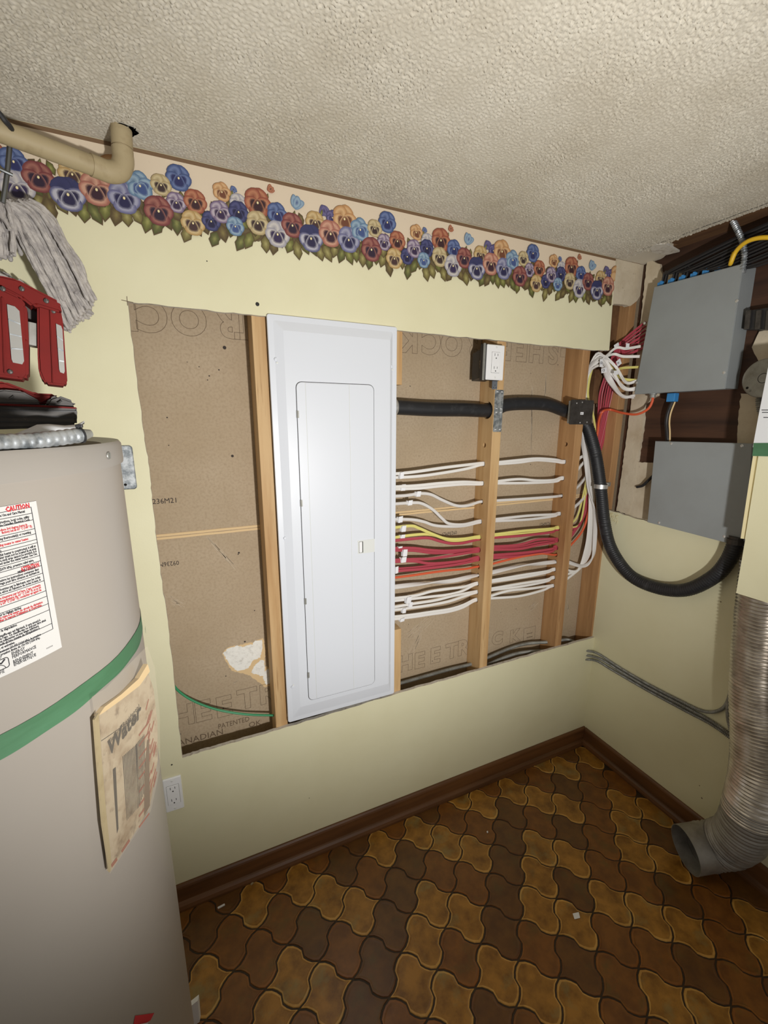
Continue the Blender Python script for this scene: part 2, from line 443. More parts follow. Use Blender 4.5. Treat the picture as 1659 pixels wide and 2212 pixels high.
# upright lettering along the bottom
def upright(letters, size, m=M['ink'], outline=.0005):
    bm = BM()
    for ch, u, v in letters:
        text_on(bm, ch, size, at(u, v, 1, YB-.0006), (1, 0, 0), (0, 0, 1), outline=outline, bold=.004)
    return obj('printed_letters', bm, m, wc)
upright([('H', 372, 1572), ('E', 424, 1559), ('E', 470, 1549), ('T', 514, 1533), ('R', 563, 1521)], .098)
upright([('H', 860, 1452), ('E', 896, 1444), ('E', 930, 1433), ('T', 962, 1424), ('R', 989, 1416)], .092)
upright([('C', 1062, 1394), ('K', 1101, 1388)], .080)
bm = BM()
for (u0, v0, u1, v1) in ((1130, 1386, 1157, 1352), (1138, 1370, 1150, 1366), (1138, 1378, 1150, 1374)):
    a, b = at(u0, v0, 1, YB-.0006), at(u1, v1, 1, YB-.0006)
    sweep(bm, [a, Vector((b.x, a.y, a.z)), b, Vector((a.x, a.y, b.z)), a], circ(.0006, 4))
obj('printed_mark', bm, M['ink'], wc)
bm = BM()
text_on(bm, 'PATENTED', .026, at(472, 1575, 1, YB-.0006), (1, 0, 0), (0, 0, 1), width=.098)
text_on(bm, 'OK', .028, at(538, 1572, 1, YB-.0006), (1, 0, 0), (0, 0, 1))
text_on(bm, 'CANADIAN', .030, at(370, 1616, 1, YB-.0006), (1, 0, 0), (0, 0, 1))
obj('printed_words', bm, M['ink'], wc)
bm = BM()
text_on(bm, '236M21', .021, at(330, 1089, 1, YB-.0006), (1, 0, 0), (0, 0, 1), width=.060)
for (u, v, w) in ((386, 1211, .066), (987, 1147, .066), (1192, 1127, .066)):
    text_on(bm, '09236M21', .019, at(u, v, 1, YB-.0006), (-1, 0, 0), (0, 0, -1), width=w)
obj('printed_code', bm, M['inkdark'], wc)
# specks and scrapes on the paper
bm = BM()
for k in range(70):
    x = R.uniform(-.38, 1.2); z = R.uniform(.52, 1.78); r = R.choice((.0012, .0016, .002))
    lathe(bm, [(0, .0004), (r, .0002)], (x, YB-.0002, z), (0, -1, 0), 6)
for u, v, r in ((485, 751, .005), (502, 985, .004), (473, 799, .002), (452, 812, .002), (361, 902, .002), (516, 1194, .003), (529, 1386, .003)):
    lathe(bm, [(0, .0004), (r, .0002)], at(u, v, 1, YB-.0002), (0, -1, 0), 8)
obj('paper_speck', bm, M['inkdark'], wc)['kind'] = 'stuff'
bm = BM()
def scrape(u0, v0, u1, v1, n, sp, w=.0006):
    a, b = at(u0, v0, 1, YB-.0003), at(u1, v1, 1, YB-.0003)
    for k in range(n):
        o = Vector((R.uniform(-sp, sp), 0, R.uniform(-sp, sp))); t0 = R.random()*.6; t1 = t0+R.uniform(.08, .4)
        p, q = a.lerp(b, t0)+o, a.lerp(b, min(t1, 1))+o
        d = (q-p); 
        if d.length < 1e-5: continue
        s = Vector((-d.z, 0, d.x)).normalized()*w*R.uniform(.4, 1)
        prism(bm, [p+s, p-s, q-s, q+s], (0, -.0002, 0))
scrape(440, 1152, 520, 1240, 26, .006); scrape(365, 1290, 400, 1310, 26, .014); scrape(880, 1380, 940, 1320, 40, .02); scrape(880, 1430, 915, 1350, 26, .015)
scrape(1150, 830, 1146, 1010, 26, .004); scrape(1180, 790, 1175, 900, 20, .003); scrape(1140, 1320, 1165, 1300, 24, .012); scrape(505, 1480, 515, 1465, 6, .003)
scrape(1225, 1290, 1228, 1330, 14, .004)
obj('scrape_marks', bm, mat('scraped_paper', (198, 182, 158), .9), wc)['kind'] = 'stuff'
# white torn patches at the lower left
def patch(px, seed, name='torn_patch', y=YB-.0015, m=None):
    r = random.Random(seed); P = [at(u, v, 1, y) for u, v in px]; pts = []
    for a, b in zip(P, P[1:]+P[:1]):
        n = max(2, int((b-a).length/.005))
        for i in range(n):
            q = a.lerp(b, i/n)+Vector((r.uniform(-.002, .002), 0, r.uniform(-.002, .002))); pts.append(q)
    bm = BM(); prism(bm, pts, (0, .003, 0)); return obj(name, bm, m or M['torn'], wc)
patch([(482, 1411), (494, 1400), (513, 1395), (527, 1397), (545, 1392), (550, 1384), (566, 1383), (566, 1400), (563, 1420), (548, 1425), (535, 1445), (512, 1450), (495, 1434)], 3)
patch([(548, 1440), (563, 1425), (570, 1428), (572, 1450), (580, 1444), (586, 1447), (587, 1474), (575, 1480), (568, 1462), (556, 1458), (543, 1453)], 4)
patch([(480, 1412), (492, 1398), (545, 1388), (568, 1378), (574, 1400), (572, 1440), (588, 1440), (588, 1482), (572, 1484), (540, 1460), (500, 1449)], 5, 'torn_rim', YB-.0004, M['fold'])

# ceiling with real relief where the camera sees it
def ceiling():
    rs = np.random.RandomState(4)
    x0, x1, y0, y1 = -.62, 1.315, -1.12, .0; st = .0025
    nx, ny = int((x1-x0)/st)+1, int((y1-y0)/st)+1
    fx = np.fft.fftfreq(nx, st)[None, :]; fy = np.fft.fftfreq(ny, st)[:, None]; fr = np.hypot(fx, fy)
    def band(f0, w):
        z = np.fft.ifft2(np.fft.fft2(rs.randn(ny, nx))*np.exp(-((fr-f0)/w)**2)).real
        return z/z.std()
    h = np.clip(band(120, 45)*.75+band(180, 45)*.5, -.5, 2.4)*(.9+.14*band(0, 6).clip(-1.5, 1.5))
    X_, Y_ = np.meshgrid(np.linspace(x0, x1, nx), np.linspace(y0, y1, ny))
    h = h*np.clip((-Y_)/.01, 0, 1)
    co = np.stack([X_, Y_, -.0019*h], -1).reshape(-1, 3)
    i = np.arange(nx*ny).reshape(ny, nx)
    q = np.stack([i[:-1, :-1], i[1:, :-1], i[1:, 1:], i[:-1, 1:]], -1).reshape(-1, 4)
    n0 = len(co)
    ex = np.array([(-1.4, -2.6, 0), (-1.4, 0, 0), (x0, 0, 0), (x0, -2.6, 0), (x0, -2.6, 0), (x0, y0, 0), (2.0, y0, 0), (2.0, -2.6, 0)], float)
    co = np.vstack([co, ex]); q = np.vstack([q, [[n0, n0+1, n0+2, n0+3], [n0+4, n0+5, n0+6, n0+7]]])
    me = bpy.data.meshes.new('ceiling')
    me.vertices.add(len(co)); me.vertices.foreach_set('co', co.ravel().astype(np.float32))
    me.loops.add(q.size); me.loops.foreach_set('vertex_index', q.ravel().astype(np.int32))
    me.polygons.add(len(q)); me.polygons.foreach_set('loop_start', np.arange(0, q.size, 4, dtype=np.int32))
    me.update(calc_edges=True); me.validate()
    me.polygons.foreach_set('use_smooth', [True]*len(me.polygons))
    o = link('ceiling', me, M['ceil']); o.location = (0, 0, ZC); return o
ce = struct(ceiling())
# broken ceiling edge over the recess
bm = BM(); pts = [Vector((1.315, .0, ZC)), Vector((1.315, -.16, ZC))] + [Vector((1.37, -.155, ZC)), Vector((1.40, -.12, ZC)), Vector((1.43, -.08, ZC)), Vector((1.452, -.03, ZC)), Vector((1.452, .0, ZC))]
prism(bm, pts, (0, 0, .012)); obj('ceiling_remnant', bm, M['ceil'], ce)
bm = BM(); e = jag((XK+.001, -.10, ZC-.0008), (XK+.004, -1.0, ZC-.0008), 60, .0012, 0, 4)
sweep(bm, e, [(.0007, -.0004), (.0007, .0004), (-.0007, .0004), (-.0007, -.0004)], ref=(0, 0, 1)); obj('ceiling_crack', bm, M['slot'], ce)
bm = BM(); prism(bm, [at(u, v, 2, ZC-.003) for u, v in ((1404, 535), (1413, 529), (1438, 527), (1468, 544), (1440, 551), (1420, 548), (1408, 545))], (0, 0, .006)); obj('broken_piece', bm, M['gypsum'], ce)
bm = BM(); box(bm, (1.318, -.15, ZC+.016), (1.44, -2.0, ZC+.055)); box(bm, (1.40, -.0, ZC+.016), (1.44, -.15, ZC+.05)); struct(obj('trim_1', bm, M['joist']), 'brown wooden joist exposed above the grey boxes')

# floor and its embossed lantern tiles
bm = BM(); box(bm, (-1.4, 0.0, -.012), (XR, -2.0, -.0022)); fl = struct(obj('floor', bm, M['grout'], origin=(0, 0, 0)))
def tile_mesh(name, inner, outer, seed):
    A = .115; n = 7; q = []
    for k in range(4):
        for i in range(n):
            t = i/n
            a, b = t, 1-t
            f = A*math.sin(2*PI*t)
            if i in (3, 4): f += .045 if i == 3 else -.045
            if k % 2: a, b = 1-t, t; f = -A*math.sin(2*PI*t) + ({3: -.045, 4: .045}.get(i, 0))
            a += f*.707; b += f*.707
            sx, sy = ((1, 1), (1, -1), (-1, -1), (-1, 1))[k]
            q.append((sx*a, sy*b))
    UX, UY = .0752, .0792
    def ring(s, z): return [bm.verts.new((x*UX*s, y*UY*s, z)) for x, y in q]
    bm = BM(); r0 = ring(.955, -.0022); r1 = ring(.94, -.0003); r2 = ring(.87, .0); r3 = ring(.80, -.0005)
    for a, b, mi in ((r0, r1, 1), (r1, r2, 1), (r2, r3, 0)):
        for i in range(len(a)):
            j = (i+1) % len(a); f = bm.faces.new((a[i], a[j], b[j], b[i])); f.material_index = mi
    f = bm.faces.new(r3); f.material_index = 0
    bmesh.ops.recalc_face_normals(bm, faces=bm.faces[:])
    me = bpy.data.meshes.new(name); bm.to_mesh(me); bm.free()
    me.materials.append(inner); me.materials.append(outer)
    return me
def tmat(n, c, c2, c3): return mat(n, c, .36, var=[(22, c2, .36, .66), (13, c3, .55, .75)], rand=1, detail=5, bump=(60, .12, .002))
tm_o = tmat('tile_ochre', (172, 122, 48), (122, 82, 28), (140, 124, 76)); tm_oe = tmat('tile_ochre_edge', (206, 158, 82), (176, 128, 58), (180, 150, 88))
tm_r = tmat('tile_rust', (132, 84, 32), (106, 64, 24), (104, 80, 36)); tm_re = tmat('tile_rust_edge', (144, 90, 34), (120, 72, 26), (108, 80, 38))
tm_b = tmat('tile_brown', (112, 74, 32), (90, 58, 27), (92, 74, 38)); tm_be = tmat('tile_brown_edge', (116, 74, 32), (94, 58, 28), (90, 72, 40))
TM = {'o': tile_mesh('tile_ochre', tm_o, tm_oe, 1), 'r': tile_mesh('tile_rust', tm_r, tm_re, 2), 'b': tile_mesh('tile_brown', tm_b, tm_be, 3)}
lights = set(); UX, UY = .0752, .0792; O0 = (.823, -.33)
def cell(u, v):
    p = at(u, v, 2, 0); i = (p.x-O0[0])/UX; j = (p.y-O0[1])/UY
    best = min(((a, b) for a in range(math.floor(i)-1, math.floor(i)+3) for b in range(math.floor(j)-1, math.floor(j)+3) if (a+b) % 2 == 0), key=lambda c: (c[0]-i)**2+(c[1]-j)**2)
    return best
for x, y in ((930, 150), (1070, 90), (640, 280), (795, 325), (945, 375), (485, 355), (1255, 340), (1420, 395), (1285, 475), (115, 515), (285, 575), (440, 630), (790, 595), (965, 655), (1320, 625), (1515, 685), (790, 760), (200, 910), (380, 990), (790, 945), (990, 1030), (1180, 910), (1390, 985), (1600, 1060), (160, 1110), (560, 1310), (110, 1370), (300, 1450), (790, 1400), (1030, 1480), (1490, 1400), (340, 320), (820, 130)):
    lights.add(cell(860+x/2.592, 1600+y/2.592))
for x, y in ((560, 560), (885, 420), (1080, 510), (1280, 600), (830, 1060), (1050, 1190), (730, 1290), (1430, 170), (1640, 1090), (240, 1100)):
    lights.add(cell(380+x/3.19, 1780+y/3.19))
for x, y in ((160, 730), (340, 1350), (1000, 1280), (560, 2080), (1060, 1600)):
    lights.add(cell(1400+x/4.32, 1700+y/4.32))
nt = 0
for a in range(-22, 9):
    for b in range(-16, 6):
        if (a+b) % 2: continue
        x, y = O0[0]+a*UX, O0[1]+b*UY
        if not (-.50 < x < XR-.02 and -1.12 < y < -.0): continue
        if y < -.75 and x < -.4: continue
        k = 'o' if (a, b) in lights else ('r' if (a*7+b*13) % 5 in (0, 2, 3) else 'b')
        o = bpy.data.objects.new('tile', TM[k]); COL.objects.link(o); o.parent = fl; o.location = (x, y, 0); nt += 1
print('tiles', nt)

# baseboards with shoe moulding
def baseboard(name, a, b, inward):
    a, b, w = Vector(a), Vector(b), Vector(inward)
    prof = [(0, 0), (0, .085), (.005, .085), (.009, .080), (.011, .074), (.011, .026), (.016, .024), (.022, .018), (.025, .008), (.025, 0)]
    bm = BM(); r0 = [bm.verts.new(a + w*d + Vector((0, 0, z))) for d, z in prof]; r1 = [bm.verts.new(b + w*d + Vector((0, 0, z))) for d, z in prof]
    for i in range(len(prof)):
        j = (i+1) % len(prof); bm.faces.new((r0[i], r0[j], r1[j], r1[i]))
    bm.faces.new(r0); bm.faces.new(r1[::-1])
    return struct(obj(name, bm, M['basewood']))
baseboard('baseboard_front', (-1.3, -.0005, 0), (XR-.001, -.0005, 0), (0, -1, 0))
baseboard('baseboard_right', (XR-.0005, -.012, 0), (XR-.0005, -2.0, 0), (-1, 0, 0))
#__OBJECTS__
# ------------------------------------------------------------------ wallpaper border with pansies (flat print)
def border():
    bm = BM(); cl = bm.loops.layers.float_color.new('col'); lay = [0]
    xr, xl, zb = at(1330, 560, 1, 0).x, -.80, 1.985
    def setc(f, cols):
        for l, c in zip(f.loops, cols): l[cl] = (*c, 1)
    def poly(pts, c):
        y = -.0008-lay[0]*.000004
        f = bm.faces.new([bm.verts.new((x, y, z)) for x, z in pts]); setc(f, [c]*len(pts))
    def fan(cx, cz, shape, cols):
        """shape: outline offsets; cols: colours from centre outwards (t, colour)"""
        lay[0] += 1; y = -.0008-lay[0]*.0000035
        if not (xl < cx < xr): return
        n = len(shape); prev = None
        for t, c in cols:
            if t == 0: ring = [bm.verts.new((cx, y, cz))]
            else: ring = [bm.verts.new((min(cx+dx*t, xr), y, cz+dz*t)) for dx, dz in shape]
            if prev is not None:
                r0, c0 = prev
                for i in range(n):
                    j = (i+1) % n
                    if len(r0) == 1: f = bm.faces.new((r0[0], ring[i], ring[j])); setc(f, (c0, c, c))
                    else: f = bm.faces.new((r0[i], ring[i], ring[j], r0[j])); setc(f, (c0, c, c, c0))
            prev = (ring, c)
    cream, stripe = lin((222, 205, 180)), lin((118, 92, 66))
    poly([(xl, ZC-.0095), (xr, ZC-.0095), (xr, zb), (xl, zb)], cream)
    lay[0] = 3; poly([(xl, ZC-.001), (xr, ZC-.001), (xr, ZC-.0095), (xl, ZC-.0095)], stripe)
    rr = random.Random(11); PER = .533
    def leaf(cx, cz, L, Wd, ang, c1, c2):
        sh = []
        for s in (1, -1):
            for k in range(6):
                t = k/6 if s == 1 else 1-k/6
                w = Wd*math.sin(PI*min(1, t*1.02))**.8*(1+.14*math.sin(t*22))
                x, z = (t-.5)*L, s*w*.5
                sh.append((x*math.cos(ang)-z*math.sin(ang), x*math.sin(ang)+z*math.cos(ang)))
        out = [(dx*1.14, dz*1.16) for dx, dz in sh]
        fan(cx, cz, out, [(0, lin((96, 76, 48))), (1, lin((92, 72, 46)))])
        fan(cx, cz, sh, [(0, lin(c2)), (.5, lin(c1)), (1, lin((c1[0]*.75, c1[1]*.75, c1[2]*.7)))])
    greens = [((118, 118, 62), (158, 156, 92)), ((100, 102, 56), (140, 140, 80)), ((132, 122, 72), (168, 160, 104)), ((108, 92, 58), (134, 122, 72))]
    PAL = {'red': ((122, 62, 62), (158, 104, 92), (46, 30, 50)), 'redb': ((132, 76, 58), (170, 116, 88), (56, 32, 36)), 'rust': ((150, 82, 62), (182, 124, 92), (58, 32, 38)), 'blue': ((70, 86, 130), (108, 124, 164), (42, 46, 92)), 'dkblue': ((54, 56, 96), (80, 82, 124), (34, 32, 64)), 'lav': ((112, 112, 148), (160, 160, 180), (40, 38, 76)), 'white': ((166, 162, 170), (202, 196, 190), (54, 44, 78)), 'purple': ((122, 104, 132), (180, 168, 178), (54, 38, 70)), 'yel': ((182, 150, 96), (204, 180, 134), (70, 48, 48)), 'cream': ((178, 158, 116), (202, 186, 146), (60, 44, 44)), 'oran': ((190, 142, 94), (212, 174, 128), (112, 68, 48)), 'ltblue': ((104, 132, 160), (150, 172, 188), (66, 84, 132)), 'two': ((100, 100, 134), (184, 182, 192), (42, 38, 70)), 'peach': ((170, 110, 94), (202, 156, 132), (58, 32, 46)), 'vio': ((80, 74, 114), (112, 104, 144), (54, 48, 88))}
    def petal(cx, cz, r, ang, d, a, b, cols, wob):
        px, pz = cx+d*math.cos(ang), cz+d*math.sin(ang)
        sh = []
        for k in range(14):
            t = 2*PI*k/14; rad = 1+wob*math.sin(3*t+ang*5)+wob*.6*math.sin(7*t)
            x, z = a*r*math.cos(t)*rad, b*r*math.sin(t)*rad
            sh.append((x*math.cos(ang)-z*math.sin(ang), x*math.sin(ang)+z*math.cos(ang)))
        fan(px, pz, sh, cols)
    def pansy(cx, cz, r, pal, rot=0):
        e, m, d = [lin(c) for c in PAL[pal]]
        dark = tuple(x*.72 for x in e)
        up_ = lin(PAL['dkblue'][0]) if pal in ('two',) else e
        for a in (58, 122): petal(cx, cz, r, math.radians(a)+rot, r*.50, .58, .62, [(0, tuple(x*.8 for x in up_)), (.55, up_ if pal == 'two' else m), (.85, up_), (1, tuple(x*.75 for x in up_))], .05)
        for a in (-8, 188): petal(cx, cz, r, math.radians(a)+rot, r*.48, .56, .52, [(0, m), (.6, m), (.86, e), (1, dark)], .05)
        petal(cx, cz, r, math.radians(-90)+rot, r*.48, .54, .72, [(0, m), (.55, m), (.84, e), (1, dark)], .06)
        for a, q in ((-22, .48), (202, .48), (-90, .54)):
            petal(cx, cz, r, math.radians(a)+rot, r*.27, .62*q*1.5, q*.85, [(0, d), (.65, d), (.9, tuple((x+y)/2 for x, y in zip(d, m))), (1, m)], .12)
        fan(cx, cz, [(r*.08*math.cos(t*PI/4), r*.10*math.sin(t*PI/4)) for t in range(8)], [(0, lin((246, 236, 190))), (1, lin((226, 206, 150)))])
    def bell(cx, cz, r, pal, a):
        e, m, d = [lin(c) for c in PAL[pal]]
        for k in (-1, 1, 0): petal(cx, cz, r, a+k*.5, r*.5, .62, .36, [(0, d), (.6, m), (1, e)], .08)
    seq = [('cream', 348, 402, 20, 0), ('purple', 381, 440, 19, 0), ('red', 343, 458, 28, .1), ('rust', 422, 438, 22, 0), ('yel', 417, 484, 23, 0), ('dkblue', 456, 480, 18, 0), ('oran', 479, 417, 17, .3), ('purple', 476, 460, 20, .2),
           ('white', 514, 440, 16, 0), ('dkblue', 515, 460, 19, 0), ('ltblue', 508, 491, 17, 0), ('rust', 556, 440, 25, .1), ('cream', 556, 484, 21, .1), ('blue', 598, 464, 19, .2), ('white', 599, 508, 23, 0), ('red', 631, 489, 21, 0),
           ('yel', 680, 482, 18, 0), ('two', 671, 517, 23, .1), ('vio', 717, 472, 12, .3), ('oran', 743, 475, 22, .2), ('peach', 713, 507, 22, 0), ('lav', 752, 520, 21, 0), ('ltblue', 777, 498, 18, .5)]
    bells = [('vio', 696, 447, 16, -1.2), ('ltblue', 637, 450, 19, 1.2), ('blue', 502, 405, 10, -1.3), ('rust', 579, 413, 11, .6)]
    tall = ('blue', 386, 387, 24, 0)
    def pos(u, v): q = at(u, v, 1, 0); return q.x, q.z
    def rad(u, v, r): return (at(u+r, v, 1, 0)-at(u, v, 1, 0)).length*1.10
    reps = (-2, -1, 0, 1, 2)
    scal = []
    lay[0] += 1
    for i in range(260):
        x0_ = xl+(xr-xl)*i/260; x1_ = xl+(xr-xl)*(i+1)/260; lay[0] = 4
        zz_ = [1.9755+.0045*math.sin(q*2*PI/PER*11)+.003*math.sin(q*2*PI/PER*17+1) for q in (x0_, x1_)]
        tt_ = [2.020+.010*math.sin(q*2*PI/PER*5+.6)+.005*math.sin(q*2*PI/PER*13) for q in (x0_, x1_)]
        poly([(x0_, tt_[0]), (x1_, tt_[1]), (x1_, zz_[1]), (x0_, zz_[0])], lin((104, 90, 62)))
    lay[0] = 8
    for k in reps:
        # dense leaves along the lower edge and a few above
        lf = [(t/26, 1.974+.012*math.sin(t*1.9)+.005*math.sin(t*4.1), .036+.012*rr.random(), .022, -PI/2+rr.uniform(-.6, .6)) for t in range(26)]
        lf += [((t+.5)/18, 1.998+.008*rr.random(), .036, .022, rr.uniform(-2.4, -.6)) for t in range(18)]
        lf += [((t+.3)/15, 2.026+.018*rr.random(), .026, .013, rr.uniform(.7, 2.5)) for t in range(15)]
        for fx, z, L, Wd, a in lf:
            c1, c2 = greens[rr.randrange(4)]; leaf(-.30+(fx+k)*PER, z, L, Wd, a, c1, c2)
    for k in reps:
        for pal, u, v, r, a in bells:
            x, z = pos(u, v); bell(x+k*PER, z, rad(u, v, r), pal, a)
            leaf(x+k*PER-.004, z-.018, .02, .006, 1.3, *greens[0])
        x, z = pos(tall[1], tall[2]); pansy(x+k*PER, z, rad(*tall[1:4]), 'blue')
        for pal, u, v, r, a in seq:
            x, z = pos(u, v); pansy(x+k*PER, z, rad(u, v, r), pal, a)
    me = bpy.data.meshes.new('wallpaper_border'); bm.normal_update()
    for f in bm.faces:
        if f.normal.y > 0: f.normal_flip()
    bm.to_mesh(me); bm.free()
    o = link('wallpaper_border', me, M['print']); return o
tag(border(), 'pansy-print wallpaper border running along the top of the yellow wall', 'border')

# ------------------------------------------------------------------ studs with drilled holes
def stud(name, lo, hi, m, label, holes=(), ax=0):
    """holes: (y, z, r) drilled along x"""
    bm = BM(); box(bm, lo, hi, .0012)
    o = obj(name, bm, m)
    if holes:
        cb = BM()
        for y, z, r in holes: cyl(cb, (lo[0]-.02, y, z), (hi[0]+.02, y, z), r, 14)
        bmesh.ops.recalc_face_normals(cb, faces=cb.faces[:])
        cm = bpy.data.meshes.new('cut'); cb.to_mesh(cm); cb.free()
        co = bpy.data.objects.new('cut', cm); COL.objects.link(co)
        md = o.modifiers.new('b', 'BOOLEAN'); md.operation = 'DIFFERENCE'; md.object = co; md.solver = 'EXACT'
        bpy.context.view_layer.update()
        dg = bpy.context.evaluated_depsgraph_get()
        nm = bpy.data.meshes.new_from_object(o.evaluated_get(dg))
        o.modifiers.clear(); o.data = nm
        bpy.data.objects.remove(co); bpy.data.meshes.remove(cm)
    return tag(o, label, 'stud', 'bare wooden studs inside the opened wall')
G0, G1 = .0130, YB-.0006
XM, XS = .770, 1.174
ROWS_M = [(1050.5, 1003), (1047.5, 1045), (1046, 1085.5), (1043, 1128.5), (1041.5, 1164), (1040, 1190), (1039, 1209), (1037, 1226), (1035, 1244), (1033, 1262), (1033, 1280.5), (1032, 1298)]
ROWS_S = [(1224, 998), (1221, 1034), (1217, 1072), (1214, 1111), (1211, 1143), (1208, 1168), (1207, 1185), (1206, 1200), (1203, 1215), (1202, 1232), (1201, 1250), (1198, 1267)]
HM = [at(u, v, 0, XM) for u, v in ROWS_M]; HS = [at(u, v, 0, XS) for u, v in ROWS_S]
hy = .056
CH = at(1058, 886, 0, XM); CS = at(1222, 889, 0, XS)
stud('stud', (-.0375, G0, .02), (.0005, G1, 2.13), M['pine'], 'full-height pine stud along the left edge of the white breaker panel')
stud('stud', (XM, G0, .02), (XM+.038, G1, 2.13), M['pine'], 'drilled pine stud carrying the white receptacle and a steel nail plate',
     [(hy, p.z, .0105) for p in HM] + [(hy-.006, CH.z, .031), (hy, at(1050, 962, 0, XM).z, .009)])
stud('stud', (XS, G0, .02), (XS+.038, G1, 2.13), M['pine2'], 'drilled brown stud with the dark square cover plate on its front edge',
     [(hy, p.z, .0105) for p in HS] + [(hy-.002, CS.z, .030), (hy, at(1227, 960, 0, XS).z, .009)])
for lo, hi, lab in (((.383, G0, 1.635), (.409, .06, 2.1), 'short stub of cut stud above the black conduit, right of the panel'), ((.380, G0, .1), (.4165, .06, .797), 'short stub of cut stud at the lower right corner of the panel')):
    stud('stud', lo, hi, M['pine'], lab)
stud('stud', (1.397, G0, .02), (1.436, G1, 2.13), M['pine2'], 'corner stud behind the long black conduit with its raw brown face')
stud('stud', (1.298, .055, 1.60), (1.396, G1, 2.13), M['joist'], 'dark wide blocking board set flat in the corner under the beige patch')

# ------------------------------------------------------------------ breaker panel
pn = thing('breaker_panel', 'tall white breaker panel with a closed narrow door', 'breaker panel', (.19, 0, .556))
x0, x1, z0, z1 = -.001, .381, .5585, 1.7992
bm = BM(); box(bm, (.01, .012, z0+.012), (.372, .095, z1-.01)); obj('enclosure', bm, M['grey_box'], pn)
def rrect(x0, z0, x1, z1, r, n=5):
    o = []
    for cx, cz, a0 in ((x1-r, z1-r, 0), (x0+r, z1-r, 90), (x0+r, z0+r, 180), (x1-r, z0+r, 270)):
        for k in range(n+1):
            a = math.radians(a0+90*k/n); o.append((cx+r*math.cos(a), cz+r*math.sin(a)))
    return o
bm = BM()
def rings(bm, specs, capback=True):
    prev = None
    for (a, b, c, d, r, y) in specs:
        ring = [bm.verts.new((x, y, z)) for x, z in rrect(a, b, c, d, r)]
        if prev:
            for i in range(len(ring)):
                j = (i+1) % len(ring); bm.faces.new((prev[i], prev[j], ring[j], ring[i]))
        else:
            if capback: bm.faces.new(ring)
        prev = ring
    bm.faces.new(prev[::-1]); return bm
rings(bm, [(x0, z0, x1, z1, .007, -.0006), (x0, z0, x1, z1, .007, -.006), (x0+.0012, z0+.0012, x1-.0012, z1-.0012, .006, -.0078), (x0+.016, z0+.016, x1-.016, z1-.016, .005, -.0086), (x0+.040, z0+.052, x1-.026, z1-.040, .004, -.0158)])
obj('cover', bm, M['white_panel'], pn)
dx0, dx1, dz0, dz1 = .0675, .300, .627, 1.628
bm = BM(); rings(bm, [(dx0-.0016, dz0-.0016, dx1+.0016, dz1+.0016, .017, -.0150), (dx0-.0016, dz0-.0016, dx1+.0016, dz1+.0016, .017, -.0160)]); obj('door_gap', bm, M['slot'], pn)
dr = None
bm = BM(); rings(bm, [(dx0, dz0, dx1, dz1, .016, -.0152), (dx0, dz0, dx1, dz1, .016, -.0176), (dx0+.0012, dz0+.0012, dx1-.0012, dz1-.0012, .015, -.0186)]); dr = obj('door', bm, M['white_panel'], pn)
fx0, fx1 = .0925, .2225
for x in (fx0, fx1):
    bm = BM(); box(bm, (x-.0006, -.0195, dz0+.002), (x+.0006, -.0184, dz1-.002)); obj('door_crease', bm, M['off_white'], dr)
bm = BM(); rings(bm, [(fx0+.0006, dz0+.002, fx1-.0006, dz1-.002, .002, -.0184), (fx0+.0012, dz0+.003, fx1-.0012, dz1-.003, .002, -.0192)]); obj('door_field', bm, M['white_panel'], dr)
for u, v in ((643, 895), (651, 1087), (659, 1299), (667, 1458)):
    p = at(u, v, 1, -.018)
    bm = BM(); cyl(bm, (dx0-.0005, -.0185, p.z-.010), (dx0-.0005, -.0185, p.z+.010), .0022, 8); box(bm, (dx0+.001, -.0192, p.z-.010), (dx0+.0045, -.0186, p.z+.010))
    obj('hinge', bm, M['steel_dull'], dr)
lp0, lp1 = at(772.5, 1168, 1, -.019), at(809, 1192, 1, -.019)
bm = BM(); rings(bm, [(lp0.x, lp1.z, lp1.x, lp0.z, .001, -.018), (lp0.x, lp1.z, lp1.x, lp0.z, .001, -.0200)]); la = obj('latch', bm, M['off_white'], dr)
bm = BM(); box(bm, (lp0.x+.004, -.0204, lp1.z+.003), (lp0.x+.018, -.0199, lp0.z-.004)); obj('latch_recess', bm, M['slot'], dr)
bm = BM(); box(bm, (lp0.x+.0045, -.0232, lp1.z+.0045), (lp0.x+.0145, -.02, lp0.z-.0045), .0008); obj('latch_slide', bm, M['white_plastic'], dr)
bm = BM(); p = at(800, 1213, 1, -.0186); lathe(bm, [(.0045, 0), (.005, .0006), (.0055, 0)], (p.x, -.0186, p.z), (0, -1, 0), 16); obj('embossed_ring', bm, M['white_panel'], dr)
for u, v in ((596, 776), (846, 792), (616, 1163), (841, 1139), (632, 1484), (840, 1434)):
    p = at(u, v, 1, -.011); bm = BM(); screw(bm, (p.x, -.0112, p.z), (0, -1, 0), .0048); obj('screw', bm, M['white_panel'], pn, smooth=True)
    if v < 1000 or v > 1400:
        dz = -.009 if v < 1000 else .006
        bm = BM(); lathe(bm, [(0, .0003), (.003, 0)], (p.x+.003, -.0112, p.z+dz), (0, -1, 0), 10); obj('key_slot', bm, M['off_white'], pn)

